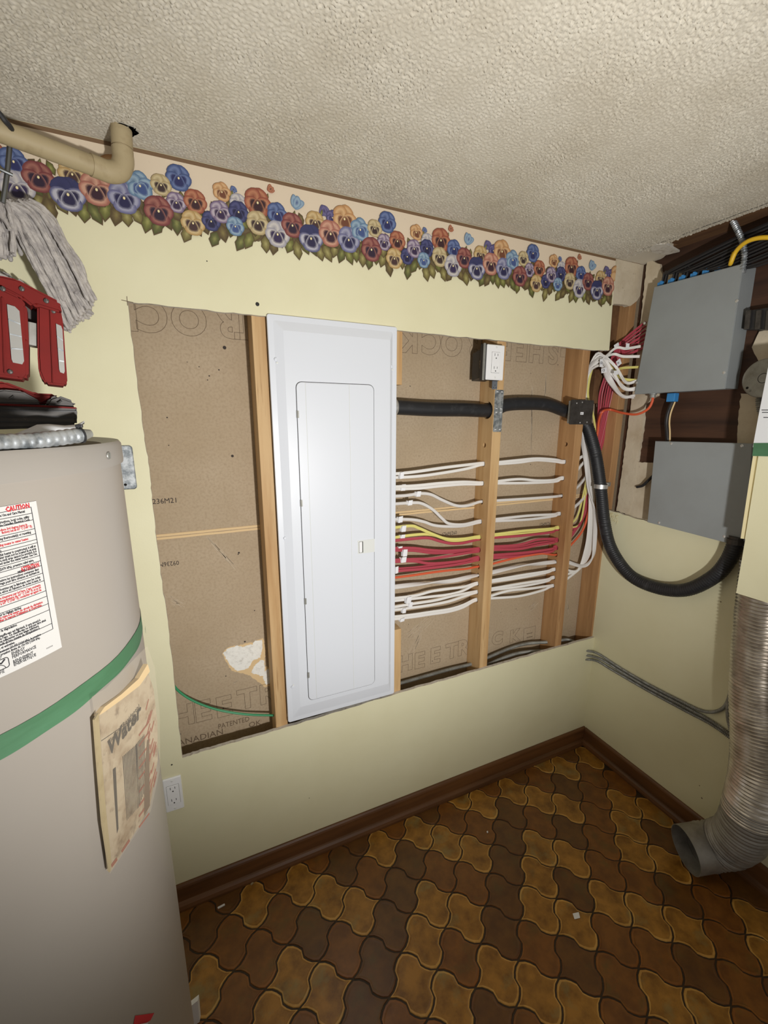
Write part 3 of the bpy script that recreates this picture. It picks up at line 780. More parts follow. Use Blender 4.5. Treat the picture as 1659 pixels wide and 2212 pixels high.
# ------------------------------------------------------------------ receptacles and plates
def slots(bm, c, rx, uz, n, s=1.0):
    for dz in (.0205, -.0205):
        for dx, h in ((-.0062, .0040), (.0062, .0033)):
            q = c+rx*dx*s+uz*(dz+.004)*s
            prism(bm, [q-rx*.0007-uz*h, q+rx*.0007-uz*h, q+rx*.0007+uz*h, q-rx*.0007+uz*h], n*.0005)
        q = c+uz*(dz-.0068)*s; lathe(bm, [(0, .0005), (.0021, .0005), (.0021, 0)], q, n, 8)
def receptacle(label, x0, x1, z0, z1, y, grp):
    t = thing('wall_receptacle', label, 'outlet', ((x0+x1)/2, y, z0), grp)
    bm = BM(); rings(bm, [(x0, z0, x1, z1, .003, y), (x0, z0, x1, z1, .003, y-.003), (x0+.0025, z0+.0025, x1-.0025, z1-.0025, .002, y-.0055)]); obj('wall_plate', bm, M['white_plastic'], t)
    cx, cz = (x0+x1)/2, (z0+z1)/2; w, h = .0165, .033
    bm = BM(); rings(bm, [(cx-w-.0006, cz-h-.0006, cx+w+.0006, cz+h+.0006, .002, y-.0054), (cx-w-.0006, cz-h-.0006, cx+w+.0006, cz+h+.0006, .002, y-.0057)]); obj('reveal', bm, M['slot'], t)
    bm = BM(); rings(bm, [(cx-w, cz-h, cx+w, cz+h, .002, y-.005), (cx-w, cz-h, cx+w, cz+h, .002, y-.0068), (cx-w+.0008, cz-h+.0008, cx+w-.0008, cz+h-.0008, .002, y-.0074)]); obj('receptacle_face', bm, M['white_plastic'], t)
    bm = BM(); slots(bm, Vector((cx, y-.0074, cz)), Vector((1, 0, 0)), Vector((0, 0, 1)), Vector((0, -1, 0)), 1); obj('socket_slots', bm, M['slot'], t)['kind'] = 'stuff'
    for s in (1, -1):
        bm = BM(); screw(bm, (cx, y-.0056, cz+s*.048), (0, -1, 0), .0032); obj('screw', bm, M['off_white'], t, smooth=True)
    return t
q0, q1 = at(1052, 744, 1, -.014), at(1083, 822, 1, -.014)
rc = receptacle('white receptacle on a black box beside the stud top, inside the opening', q0.x, q0.x+.0715, q1.z, q0.z+.001, -.013, 'white duplex receptacles')
bm = BM(); box(bm, (q0.x-.012, -.0122, q1.z-.001), (q0.x+.062, .004, q0.z+.003), .002); obj('box_flange', bm, M['black'], rc)
bm = BM(); rings(bm, [(q0.x-.013, q1.z-.002, q0.x-.004, q0.z+.004, .002, -.0128), (q0.x-.013, q1.z-.002, q0.x-.004, q0.z+.004, .002, -.0142)]); obj('steel_edge', bm, M['steel_dull'], rc)
b0, b1 = at(1026, 762, 1, .03), at(1042, 814, 1, .03)
bm = BM(); prism(bm, [(XM-.001, .003, q0.z-.006), (XM-.066, .003, q0.z-.006), (XM-.066, .02, q0.z-.012), (XM-.058, .072, q0.z-.018), (XM-.001, .072, q0.z-.018)], (0, 0, -(q0.z-q1.z)+.02)); obj('device_box', bm, M['black'], rc)
bm = BM()
zc_ = q0.z-.06; text_on(bm, 'BOX', .012, (XM-.0668, .016, zc_+.012), (0, 0, -1), (0, -1, .0)); obj('box_lettering', bm, M['fold'], rc)
t0, t1 = at(1051, 824, 1, .004), at(1068, 838, 1, .004)
bm = BM(); rings(bm, [(XM-.014, t1.z-.004, XM+.008, q1.z+.004, .003, .0125), (XM-.014, t1.z-.004, XM+.008, q1.z+.004, .003, .0105)]); nt_ = obj('nailing_tab', bm, mat('grey_plastic', (104, 108, 114), .5), rc)
bm = BM()
for dx, dz in ((-.008, .004), (.003, .004), (-.002, .012)): lathe(bm, [(0, .0004), (.0016, .0003), (.0016, 0)], (XM+dx, .0105, t1.z+dz-.002), (0, -1, 0), 8)
obj('tab_holes', bm, M['slot'], rc)
p0, p1 = at(349, 1683, 1, -.003), at(398, 1746, 1, -.003)
receptacle('white receptacle low on the yellow wall just right of the water heater', p0.x+.001, p1.x+.001, (p0.z+p1.z)/2-.058, (p0.z+p1.z)/2+.058, -.0006, 'white duplex receptacles')
# galvanised blank plate peeking out from behind the water heater
bm = BM(); a, b = at(283, 962, 1, -.004), at(283, 1057, 1, -.004)
rings(bm, [(a.x-.071, b.z, a.x+.002, a.z, .008, -.0006), (a.x-.071, b.z, a.x+.002, a.z, .008, -.003), (a.x-.069, b.z+.002, a.x, a.z-.002, .007, -.0042)])
pl = thing('blank_plate', 'mottled galvanised blank cover plate on the wall right of the heater top', 'cover plate', (a.x-.03, -.0006, b.z)); obj('plate', bm, M['steel'], pl)
p = at(271, 1047, 1, -.0042); bm = BM(); lathe(bm, [(0, .0004), (.0034, .0003), (.0034, 0)], p, (0, -1, 0), 10); obj('screw_hole', bm, M['hole'], pl)
# nail plate
a, b = at(1075, 842, 1, .0105), at(1069, 933, 1, .0105)
npl = thing('nail_plate', 'narrow steel nail plate on the drilled stud beside the black conduit', 'nail plate', (XM+.019, .0125, b.z))
bm = BM(); rings(bm, [(XM+.001, b.z, XM+.038, a.z, .004, .0126), (XM+.001, b.z, XM+.038, a.z, .004, .0110)]); obj('plate', bm, M['steel'], npl)
bm = BM(); H_ = a.z-b.z
for fz in (.955, .555, .465, .06):
    for dx in (.009, .013, .028, .032): lathe(bm, [(0, .0008), (.0014, .0004), (.0018, 0)], (XM+dx, .011, b.z+H_*fz), (0, -1, 0), 7)
obj('punched_prongs', bm, M['white_plastic'], npl)['kind'] = 'stuff'

# ------------------------------------------------------------------ black conduits
def conduit(bm, pts, r, ribs=0.0, pitch=.006, k=18):
    P = resample(smooth_pts(pts, 14), .0025 if ribs else .008)
    return sweep(bm, P, circ(r, k), rad=(lambda i: 1+ribs*math.sin(i*.0025/pitch*2*PI)) if ribs else None)
cj = thing('conduit', 'straight black conduit from the panel through the drilled stud to the dark plate', 'conduit', (.6, .05, 1.56))
yc = .05
bm = BM(); conduit(bm, [Vector((.402, yc, at(868, 880, 1, yc).z)), at(930, 884, 1, yc), at(1000, 885, 1, yc), Vector((XM+.019, yc, CH.z)), at(1092, 875, 1, yc), at(1130, 872, 1, yc), at(1180, 874, 1, yc), at(1216, 886, 1, yc), Vector((XS+.02, yc, CS.z-.012))], .0235); obj('jacket', bm, M['rubber'], cj, smooth=True)
z_ = at(868, 880, 1, yc).z
bm = BM(); lathe(bm, [(.020, -.03), (.029, -.03), (.029, -.016), (.0262, -.016), (.0272, -.011), (.0262, -.007), (.0272, -.003), (.026, .002), (.0236, .004)], (.402, yc, z_), (1, 0, 0), 24); obj('fitting', bm, M['chrome'], cj, smooth=True)
jb = thing('junction_plate', 'dark square steel cover plate with a small white tag on the right stud', 'cover plate', (1.20, .01, 1.55))
a, b = at(1235, 863, 1, -.004), at(1277, 917, 1, -.004); jx0, jx1, jz0, jz1 = a.x, b.x+.003, b.z, a.z
bm = BM(); box(bm, (jx0+.004, -.001, jz0+.004), (jx1-.004, .0125, jz1-.004)); box(bm, (XS+.040, .012, jz0+.004), (jx1-.003, .075, jz1-.004)); obj('box_body', bm, M['steel_dull'], jb)
bm = BM(); rings(bm, [(jx0, jz0, jx1, jz1, .004, -.0012), (jx0, jz0, jx1, jz1, .004, -.0034)]); obj('cover', bm, M['dark_cover'], jb)
bm = BM(); p = at(1257, 893, 1, -.0036); box(bm, (p.x-.008, -.0042, p.z-.005), (p.x+.008, -.0034, p.z+.005)); obj('label_tag', bm, M['tagm'], jb)
bm = BM(); text_on(bm, 'BLB', .0062, (p.x-.0055, -.0044, p.z-.0022), (1, 0, 0), (0, 0, 1)); obj('label_text', bm, M['black_ink'], jb)
for u, v in ((1258, 869), (1253, 913), (1246, 871), (1268, 912)):
    p = at(u, v, 1, -.0035); bm = BM(); screw(bm, (p.x, -.0034, p.z), (0, -1, 0), .003); obj('screw', bm, M['chrome'], jb, smooth=True)
cu = thing('conduit', 'long ribbed black conduit sweeping in a U to the lower grey box', 'conduit', (1.36, -.25, .93))
pU = [Vector((1.247, .045, jz0+.012)), at(1272, 930, 1, .03), at(1287, 985, 1, .012), at(1297, 1050, 1, -.010), at(1306, 1130, 0, 1.352), at(1322, 1188, 0, 1.360), at(1362, 1243, 0, 1.366), at(1420, 1270, 0, 1.370), at(1482, 1274, 0, 1.370), at(1540, 1247, 0, 1.370), at(1572, 1212, 0, 1.372), at(1590, 1172, 0, 1.372)]
bm = BM(); conduit(bm, pU, .0236, .030, .0085); obj('jacket', bm, M['rubber'], cu, smooth=True)
pe = at(1590, 1172, 0, 1.372)
bm = BM(); cyl(bm, pe-Vector((0, 0, .004)), pe+Vector((0, 0, .012)), .027, 20); cyl(bm, pe+Vector((0, 0, .012)), pe+Vector((0, 0, .020)), .022, 20); obj('fitting', bm, M['dark_cover'], cu)
st = thing('pipe_strap', 'bright zinc strap holding the ribbed conduit to the corner stud', 'strap', (1.36, -.01, 1.27))
pc = at(1297, 1050, 1, -.0095)
bm = BM()
arc = [Vector((pc.x+.0275*math.cos(a), pc.y-.0285*math.sin(a), pc.z)) for a in [math.radians(200-x*10) for x in range(21)]]
arc = arc + [Vector((pc.x+.031, .008, pc.z)), Vector((pc.x+.046, .0105, pc.z)), Vector((pc.x+.085, .0112, pc.z))]
sweep(bm, arc, [(.0085, -.0006), (.0085, .0008), (-.0085, .0008), (-.0085, -.0006)], ref=(0, -1, 0)); obj('band', bm, M['chrome'], st)
bm = BM(); lathe(bm, [(0, .004), (.005, .003), (.008, .0012), (.009, 0)], (pc.x+.074, .0102, pc.z+.001), (0, -1, 0), 12); obj('screw', bm, M['steel_dull'], st, smooth=True)

# ------------------------------------------------------------------ cables through the stud bays
rc_ = random.Random(5)
RUNS = [  # row, material, label, left-bay pixels, right-bay pixels, thick, y
 (0, 'cab_white', 'upper white cable of the pair through the topmost stud holes', [(857, 1024), (890, 1020), (960, 1010), (1010, 1004)], [(1081, 999), (1120, 994), (1160, 990.5), (1200, 993)], 0),
 (0, 'cab_white', 'lower white cable of the pair through the topmost stud holes', [(857, 1031), (900, 1029), (960, 1021), (1010, 1012)], [(1081, 1003), (1120, 999), (1160, 994), (1200, 997)], 0),
 (1, 'cab_white', 'upper white cable of the second pair from the top, nearly level', [(857, 1051), (900, 1049), (950, 1044), (1000, 1041)], [(1078, 1034), (1120, 1035), (1160, 1038), (1195, 1037)], 0),
 (1, 'cab_white', 'lower white cable of the second pair from the top, nearly level', [(857, 1054.5), (900, 1055), (950, 1050), (1000, 1046)], [(1078, 1042), (1150, 1043), (1200, 1040)], 0),
 (2, 'cab_grey', 'single white cable dipping from its flag to the third stud hole', [(857, 1071), (880, 1070), (905, 1066), (930, 1068), (955, 1080), (985, 1092), (1010, 1092)], [(1076, 1081), (1140, 1077), (1195, 1073)], 0),
 (3, 'cab_grey', 'white cable dropping steeply in an S across the board seam', [(857, 1088), (890, 1086), (912, 1088), (935, 1101), (955, 1120), (970, 1131), (1000, 1133)], [(1074, 1119), (1140, 1114), (1195, 1111)], 0),
 (3, 'cab_grey', 'white cable sagging just above the yellow pair', [(857, 1119), (885, 1122), (915, 1127), (935, 1134), (960, 1137), (1000, 1136)], [(1073, 1128), (1140, 1122), (1195, 1115)], 0),
 (4, 'cab_yellow', 'upper yellow cable bending down from its white flag', [(857, 1140), (885, 1136), (905, 1141), (935, 1154), (965, 1164), (1000, 1164)], [(1071, 1154), (1130, 1147), (1190, 1142)], 0),
 (4, 'cab_yellow', 'lower yellow cable arching beside the red one', [(857, 1162), (880, 1157), (920, 1154), (945, 1158), (970, 1167), (1000, 1168)], [(1071, 1160), (1130, 1153), (1190, 1146)], 0),
 (4, 'cab_red', 'red cable tucked under the yellow pair', [(857, 1167), (890, 1164), (925, 1162), (950, 1169), (975, 1174), (1000, 1173)], [(1071, 1163), (1130, 1157), (1190, 1150)], 0),
 (5, 'cab_red', 'topmost of the three red cables below the yellow pair', [(857, 1181), (890, 1184), (925, 1188), (960, 1190), (1000, 1188)], [(1070, 1186), (1120, 1177), (1160, 1166), (1195, 1164)], 0),
 (5, 'cab_red', 'middle of the three red cables in the upper red hole', [(857, 1185), (890, 1189), (930, 1194), (960, 1194), (1000, 1192)], [(1070, 1190), (1120, 1182), (1160, 1173), (1195, 1169)], 0),
 (5, 'cab_red', 'red cable rising from the lower bundle into the upper red hole', [(857, 1207), (890, 1208), (930, 1207), (970, 1201), (1005, 1195)], [(1070, 1193), (1120, 1186), (1160, 1178), (1195, 1172)], 0),
 (6, 'cab_red', 'red cable with a flag, highest in the lower red hole', [(857, 1210.5), (890, 1212), (925, 1217), (960, 1216), (1000, 1211)], [(1069, 1201), (1130, 1194), (1190, 1186)], 0),
 (6, 'cab_red', 'red cable in the middle of the lower red hole', [(857, 1226), (890, 1227), (930, 1222), (970, 1217), (1005, 1213)], [(1069, 1204.5), (1130, 1197), (1190, 1189)], 0),
 (6, 'cab_red', 'lowest red cable, lying above the orange one', [(857, 1231), (890, 1231), (930, 1227), (970, 1222), (1005, 1216)], [(1069, 1208), (1130, 1201), (1190, 1192)], 0),
 (7, 'cab_orange', 'orange cable crossing both bays below the reds', [(857, 1246), (890, 1243), (930, 1237), (970, 1232), (1005, 1229)], [(1067, 1217), (1090, 1211), (1130, 1202), (1170, 1196)], 1),
 (8, 'cab_grey', 'thick twisted white cable below the orange one', [(857, 1266), (900, 1262), (940, 1258), (980, 1254)], [(1066, 1234), (1120, 1223), (1160, 1218)], 2),
 (9, 'cab_white', 'upper white cable in the hole below the thick twisted one', [(857, 1290), (895, 1287), (930, 1278), (960, 1273), (1000, 1268)], [(1065, 1252), (1130, 1242), (1180, 1234)], 0),
 (9, 'cab_white', 'lower white cable in the hole below the thick twisted one', [(857, 1295), (895, 1293), (930, 1289), (970, 1284), (1000, 1276)], [(1065, 1258), (1130, 1247), (1180, 1237)], 0),
 (10, 'cab_white', 'upper white cable in the last hole but one', [(857, 1310), (895, 1304), (940, 1297), (980, 1287), (1010, 1281)], [(1064, 1270), (1130, 1260), (1180, 1252)], 0),
 (10, 'cab_white', 'lower white cable in the last hole but one', [(857, 1315), (895, 1312), (930, 1307), (970, 1299), (1000, 1289)], [(1064, 1276), (1130, 1266), (1180, 1256)], 0),
 (11, 'cab_white', 'upper white cable in the lowest stud hole', [(857, 1329), (890, 1328), (930, 1322), (970, 1316), (1000, 1307)], [(1063, 1292), (1100, 1276), (1150, 1271)], 0),
 (11, 'cab_white', 'lowest white cable, just above the bare brown board', [(857, 1334), (890, 1333), (930, 1327), (970, 1321), (1000, 1312)], [(1063, 1295), (1120, 1288), (1170, 1276)], 0)]
FLAGS = {0: [(868, 1027, 5, 14)], 3: [(871, 1053, 6, 14)], 4: [(904, 1067, 6, 12)], 5: [(886, 1086, 6, 11)], 6: [(865, 1122, 6, 14)], 7: [(872, 1142, 6, 14)], 8: [(870, 1159, 6, 9)], 10: [(865, 1182, 5, 4)], 11: [(875, 1194, 6, 17)], 13: [(872, 1209, 7, 13)], 15: [(857, 1231, 4, 16)],
         18: [(883, 1296, 7, 16)], 20: [(887, 1306, 5, 12)], 21: [(873, 1319, 5, 12)], 23: [(869, 1339, 6, 8)]}
cnt = {}; CAB = []
per = {r: sum(1 for q in RUNS if q[0] == r) for r in range(12)}
# where the cables go after the right stud: white, yellow/red, orange
XB = 1.358
for i, (row, mname, lab, L_, R_, kind) in enumerate(RUNS):
    j = cnt.get(row, 0); cnt[row] = j+1
    off = (j-(per[row]-1)/2)*-.0068
    yy = .054+(.004 if j % 2 else -.003)
    hm = Vector((XM+.019, hy, HM[row].z+off*.9)); hs = Vector((XS+.019, hy, HS[row].z+off*.9))
    pts = [Vector((.36, yy, at(*L_[0], 1, yy).z))] + [at(u, v, 1, yy) for u, v in L_[1:]] + [Vector((XM-.012, hy, hm.z)), hm, Vector((XM+.05, hy, hm.z))]
    pts += [at(u, v, 1, yy) for u, v in R_[1:]] + [Vector((XS-.012, hy, hs.z)), hs, Vector((XS+.046, hy+.004, hs.z))]
    n = i % 4; e = rc_.uniform(-1, 1)
    if mname in ('cab_white', 'cab_grey'):
        if row >= 8:
            k = (i-17); c = .062-.004*(k % 3)
            if kind == 2: pts += [at(1258, 1223, 1, .05), at(1278, 1208, 1, .035), at(1284, 1180, 1, .03), at(1285, 1110, 1, .03)]
            else: pts += [at(1244+2.2*k, 1236-2*k, 1, .062), at(1262+2.6*k, 1185, 1, .05), at(1270+2*k, 1130, 1, .045)]
            pts += [at(1272+1.6*k, 1060, 1, .045), at(1266+1.7*k, 1000, 1, .05), at(1256+1.6*k, 930, 1, .055), at(1258+1.4*k, 870, 1, .055), at(1264+1.2*k, 812, 1, .05)]
        else:
            pts += [at(1262+i*1.0, (1000, 1010, 1045, 1080)[row]-18, 1, .066), at(1262+i*1.2, 960, 1, .06), at(1256+i*1.6, 900, 1, .058), at(1260+i*1.4, 840, 1, .056), at(1268+i*1.2, 800, 1, .05)]
        g = [(1292, 763), (1294, 768), (1296, 774), (1297, 781), (1298, 790)][i % 5]
        h = [(1322, 800), (1328, 790), (1316, 815), (1320, 806), (1312, 822)][i % 5]
        w_ = [(1346, 838), (1352, 826), (1340, 852), (1350, 838), (1344, 856)][i % 5]
        f_ = [(1376, 842), (1378, 822), (1370, 858), (1376, 838), (1372, 854)][i % 5]
        if i in (0, 2): g, h, w_, f_ = (1300, 777), (1330, 752), (1352, 753), (1384, 748)
        if i in (1,): g, h, w_, f_ = (1304, 774), (1326, 765), (1346, 770), (1382, 770)
        pts += [at(*g, 1, .012-.004*(i % 5)), at(*h, 0, XB-.028+.004*(i % 4)), at(*w_, 0, XB-.006), at(*f_, 0, XB+.018)]
    elif mname == 'cab_yellow':
        pts += [at(1246+6*j, 1118+14*j, 1, .07), at(1262+4*j, 1060, 1, .062), at(1267+3*j, 1030, 1, .06), at(1272, 975, 1, .055), at(1285, 940, 1, .05), at(1282, 900, 1, .045), at(1270, 850, 1, .05), at(1282, 790, 1, .04), at(1305, 780, 1, .015), at(1326, 800, 0, XB), at(1345, (795, 818)[j], 0, XB), at(1380, (793, 822)[j], 0, XB+.02)]
    elif mname == 'cab_red':
        k = i-9
        pts += [at(1252+1.5*k, 1135-3*k, 1, .07), at(1263+1.3*k, 1080, 1, .068), at(1270+1.5*k, 1030, 1, .066), at(1282+3.2*k, 960, 1, .062), at(1292+4*k, 900, 1, .058), at(1296+5.4*k, 850, 1, .045), at(1312+4*k, 800, 1, .03), at(1330+2*k, 755, 1, .02), at(1352, 730+6*k, 0, XB+.03), at(1395, 695+9*k, 0, XB+.06)]
    else:
        pts += [at(1256, 1150, 1, .064), at(1270, 1110, 1, .058), at(1274, 1070, 1, .056), at(1270, 1040, 1, .06), at(1280, 990, 1, .056), at(1290, 940, 1, .05), at(1294, 908, 1, .04), at(1302, 889, 1, .02), at(1318, 885, 0, 1.37), at(1345, 892, 0, 1.375), at(1375, 895, 0, 1.38), at(1399, 884, 0, 1.385), at(1409, 867, 0, 1.388), at(1410, 853, 0, 1.388)]
    if kind == 1: prof = circ(.0046, 8); tw = 0
    elif kind == 2: prof = flat(.0088, .0052, 12); tw = .16
    elif mname == 'cab_grey': prof = flat(.0056, .0048, 10); tw = .0
    else: prof = flat(.0054, .0030, 10); tw = 0
    P = smooth_pts(pts, 7)
    root = pts[0]
    t = thing('cable', lab, 'cable', (root.x, root.y, root.z), 'coloured cables through the stud holes')
    CAB.append(t)
    bm = BM(); sweep(bm, P, prof, ref=(0, 1, .0), twist=tw if tw else 0); obj('jacket', bm, M[mname], t, smooth=True)
    for (u, v, w, h) in FLAGS.get(i, []):
        c = at(u, v, 1, yy-.005); sx = w*.00195; sz = h*.00082
        bm = BM(); rr_ = random.Random(i); tl = rr_.uniform(-.1, .12)
        q = [Vector((-sx*.75, 0, -sz)), Vector((sx*.6, -.001, -sz*.92)), Vector((sx*.75, -.002, sz)), Vector((-sx*.5, 0, sz*.9))]
        prism(bm, [c+Vector((a.x*math.cos(tl)-a.z*math.sin(tl)*.3, a.y-.0012, a.z+a.x*tl)) for a in q], (0, .0012, 0))
        prism(bm, [c+Vector((-sx*.75, .0005, -sz*.9)), c+Vector((-sx*.75, .0005, sz*.85)), c+Vector((-sx*1.0, .008, sz*.8)), c+Vector((-sx*1.0, .008, -sz*.95))], (.0012, 0, 0))
        obj('tape_flag', bm, M['tagm'], t)
for i, (u, v, w, h, y, s, a) in enumerate(((1299, 784, 6, 13, -.014, '(2)', .1), (1305, 800, 11, 8, -.018, 'C2', .2), (1331, 805, 9, 7, -.03, '', .1), (1332, 746, 10, 6, -.004, '', .5), (1356, 747, 7, 8, -.05, '', .0), (1337, 783, 9, 10, -.03, 'N', .6))):
    c = at(u, v, 1, y); sx, sz = w*.0013, h*.0011; R_ = Vector((math.cos(a), 0, math.sin(a))); U_ = Vector((-math.sin(a), 0, math.cos(a)))
    bm = BM(); prism(bm, [c-R_*sx-U_*sz, c+R_*sx-U_*sz, c+R_*sx+U_*sz, c-R_*sx+U_*sz], (0, .001, 0)); fl_ = obj('tape_flag', bm, M['tagm'], CAB[(3, 5, 6, 0, 1, 2)[i]])
    if s:
        bm = BM(); text_on(bm, s, .011, c-R_*sx*.7-U_*.003, R_, U_, lift=(0, -.0006, 0), bold=.0002); obj('flag_text', bm, M['black_ink'], CAB[(3, 5, 6, 0, 1, 2)[i]])
# green ground wire and armoured cables at the bottom of the bays
gw = BM(); tube(gw, [at(366, 1465, 1, .058), at(385, 1492, 1, .058), at(420, 1515, 1, .056), at(470, 1533, 1, .054), at(530, 1543, 1, .05), Vector((-.0385, .05, at(596, 1544, 1, .05).z))], .0036, 8)
tag(obj('ground_wire', gw, M['green_wire'], smooth=True), 'green wire sagging across the lower left of the opening', 'wire')
def armour(bm, pts, r, pitch=.0052):
    P = resample(smooth_pts(pts, 10), .0013)
    return sweep(bm, P, circ(r, 9), rad=lambda i: 1+.2*math.sin(i*.0013/pitch*2*PI))
for pts, lab in (([Vector((.40, .07, at(860, 1477, 1, .07).z)), at(920, 1460, 1, .07), at(970, 1446, 1, .07), Vector((XM+.0, .07, at(1020, 1433, 1, .07).z-.002)), Vector((XM+.05, .07, at(1056, 1422, 1, .07).z)), at(1100, 1401, 1, .07), at(1140, 1390, 1, .066), at(1184, 1387, 1, .06), Vector((1.25, .055, at(1184, 1387, 1, .06).z-.004)), at(1228, 1382, 1, .05), at(1250, 1392, 1, .05), at(1262, 1404, 1, .03)], 'upper armoured cable lying along the bottom of the opening'),
                 ([Vector((.42, .045, at(868, 1500, 1, .045).z)), at(950, 1476, 1, .045), at(1010, 1458, 1, .045), Vector((XM+.05, .045, at(1058, 1436, 1, .045).z)), at(1090, 1420, 1, .045), at(1130, 1409, 1, .045), at(1184, 1405, 1, .045), Vector((1.25, .04, at(1184, 1405, 1, .045).z-.008)), Vector((1.34, .03, .50))], 'lower armoured cable half hidden by the cut drywall edge')):
    bm = BM(); armour(bm, pts, .0062); tag(obj('armoured_cable', bm, M['steel_dull'], smooth=True), lab, 'cable', 'armoured cables inside the opening')
# ------------------------------------------------------------------ grey boxes on the right wall
def gbox(label, px, x, cover_d=.003):
    P = [at(u, v, 0, x) for u, v in px]
    c = sum(P, Vector())/4; zmin = min(p.z for p in P)
    t = thing('junction_box', label, 'junction box', (1.39, c.y, zmin), 'grey junction boxes')
    ins = [p+(c-p).normalized()*.003 for p in P]
    bm = BM(); prism(bm, [p+Vector((cover_d, 0, 0)) for p in ins], (1.4355-x-cover_d, 0, 0)); obj('body', bm, M['grey_box'], t)
    bm = BM(); prism(bm, P, (cover_d, 0, 0)); es = [e for e in bm.edges if all(abs(v.co.x-x) < 1e-5 for v in e.verts)]
    bmesh.ops.bevel(bm, geom=es, offset=.0016, segments=2, affect='EDGES'); obj('cover', bm, M['grey_box'], t)
    return t, P
b1, P1 = gbox('upper grey junction box with blue connectors along its top', [(1413, 620), (1606, 569), (1566, 840), (1370, 852)], 1.362)
b2, P2 = gbox('lower grey junction box above the end of the ribbed conduit', [(1415, 953), (1626, 958), (1609, 1183), (1398, 1128)], 1.368)
for t, x, px in ((b1, 1.362, ((1392, 698), (1592, 650), (1375, 827), (1564, 805))), (b2, 1.368, ((1450, 958), (1603, 963), (1424, 1129), (1565, 1159)))):
    for u, v in px:
        bm = BM(); screw(bm, at(u, v, 0, x), (-1, 0, 0), .0052); obj('screw', bm, M['chrome'], t, smooth=True)
tl, tr = P1[0], P1[1]
for k, (u, v) in enumerate(((1414, 654), (1436, 649), (1461, 643), (1486, 636), (1512, 629), (1540, 621))):
    f = (k+.3)/7.4; c = tl.lerp(tr, f)+Vector((.025, 0, .008)); w = .0125
    bm = BM(); box(bm, c-Vector((.012, w*.85, .012)), c+Vector((.012, w*.85, .008)), .002); box(bm, c+Vector((-.0135, -w*.5, -.002)), c+Vector((.0, w*.1, .0105)), .001)
    obj('blue_connector', bm, M['blue'], b1)
bm = BM(); c = tl.lerp(tr, .96)+Vector((.03, 0, .0)); lathe(bm, [(0, .016), (.011, .016), (.012, .004), (.016, .003), (.016, -.004)], c, (0, 0, 1), 14); obj('cable_fitting', bm, M['dark_cover'], b1)
bl_, br_ = P1[3], P1[2]
bm = BM(); c = at(1453, 858, 0, 1.388); box(bm, c-Vector((.012, .015, .016)), c+Vector((.012, .015, .014)), .002); obj('blue_connector', bm, M['blue'], b1)
bm = BM(); c = at(1410, 853, 0, 1.388); lathe(bm, [(.006, -.01), (.0105, -.01), (.0105, .0), (.014, .001), (.014, .008)], c, (0, 0, 1), 14); obj('cable_fitting', bm, M['steel_dull'], b1)
# black cables fanning out of the top of the upper box
rc2 = random.Random(3)
n_b = 12
words = ['first', 'second', 'third', 'fourth', 'fifth', 'sixth', 'seventh', 'eighth', 'ninth', 'tenth', 'eleventh', 'twelfth']
for k in range(n_b):
    f = (k//2+.3+.28*(k % 2))/7.4
    p0 = tl.lerp(tr, f)+Vector((.025, 0, .005))
    rise = .105-.0035*k; dy = .05+.012*k*.3
    top = Vector((1.375+.003*(k % 3), p0.y-dy, ZC-.07-.0062*k)); 
    p1 = p0+Vector((0, -.006, .04)); p2 = p0.lerp(top, .62)+Vector((0, .012, .012))
    endp = Vector((1.38+.002*(k % 4), -.62-.02*k, ZC-.010-.0085*k)); far = Vector((1.385, -1.15, ZC-.0-.006*k))
    bm = BM(); P = smooth_pts([p0, p1, p2, top+Vector((0, -.02, .006)), top.lerp(endp, .5)+Vector((0, 0, .012)), endp, far], 7)
    sweep(bm, P, flat(.0066, .0046, 9)); 
    tag(obj('black_cable', bm, M['cab_black'], smooth=True), 'dark old cable leaving the upper grey box, %s from the corner' % words[k], 'cable', 'black cables above the upper grey box')
bm = BM(); c = tl.lerp(tr, .83)+Vector((.028, 0, 0))
tube(bm, [c, c+Vector((0, -.001, .05)), at(1578, 570, 0, 1.35), at(1590, 543, 0, 1.34), at(1612, 523, 0, 1.33), at(1640, 514, 0, 1.33), at(1675, 514, 0, 1.34), at(1720, 522, 0, 1.365), Vector((1.372, -.80, ZC-.09)), Vector((1.376, -1.15, ZC-.10))], .0062, 10)
tag(obj('yellow_cable', bm, M['yellow_cord'], smooth=True), 'yellow cord looping up out of the upper grey box', 'cable')
bm = BM(); c = tl.lerp(tr, .96)+Vector((.03, 0, .012))
armour(bm, [c, at(1604, 588, 0, 1.372), at(1608, 550, 0, 1.365), at(1603, 520, 0, 1.365), at(1590, 490, 0, 1.37), at(1578, 468, 0, 1.375), at(1572, 455, 0, 1.38)], .0075, .007)
tag(obj('armoured_cable', bm, M['steel'], smooth=True), 'shiny armoured cable rising from the upper grey box to the joist', 'cable')
bm = BM(); tube(bm, [at(1453, 868, 0, 1.395), at(1444, 890, 0, 1.398), at(1440, 912, 0, 1.40), at(1441, 930, 0, 1.40), at(1443, 955, 0, 1.40)], .0075, 9)
bm2 = BM(); tube(bm2, [at(1458, 868, 0, 1.39), at(1449, 892, 0, 1.392), at(1446, 912, 0, 1.395), at(1447, 932, 0, 1.395), at(1447, 955, 0, 1.397)], .0028, 6)
tj = thing('jumper_cable', 'short black cable joining the two grey boxes', 'cable', at(1443, 953, 0, 1.40)); obj('jacket', bm, M['cab_black'], tj, smooth=True); obj('yellowed_edge', bm2, M['page'], tj, smooth=True)
bm = BM(); tube(bm, [at(1376, 1052, 0, 1.414), at(1388, 1049, 0, 1.41), at(1400, 1038, 0, 1.405), at(1415, 1024, 0, 1.405)], .0055, 8)
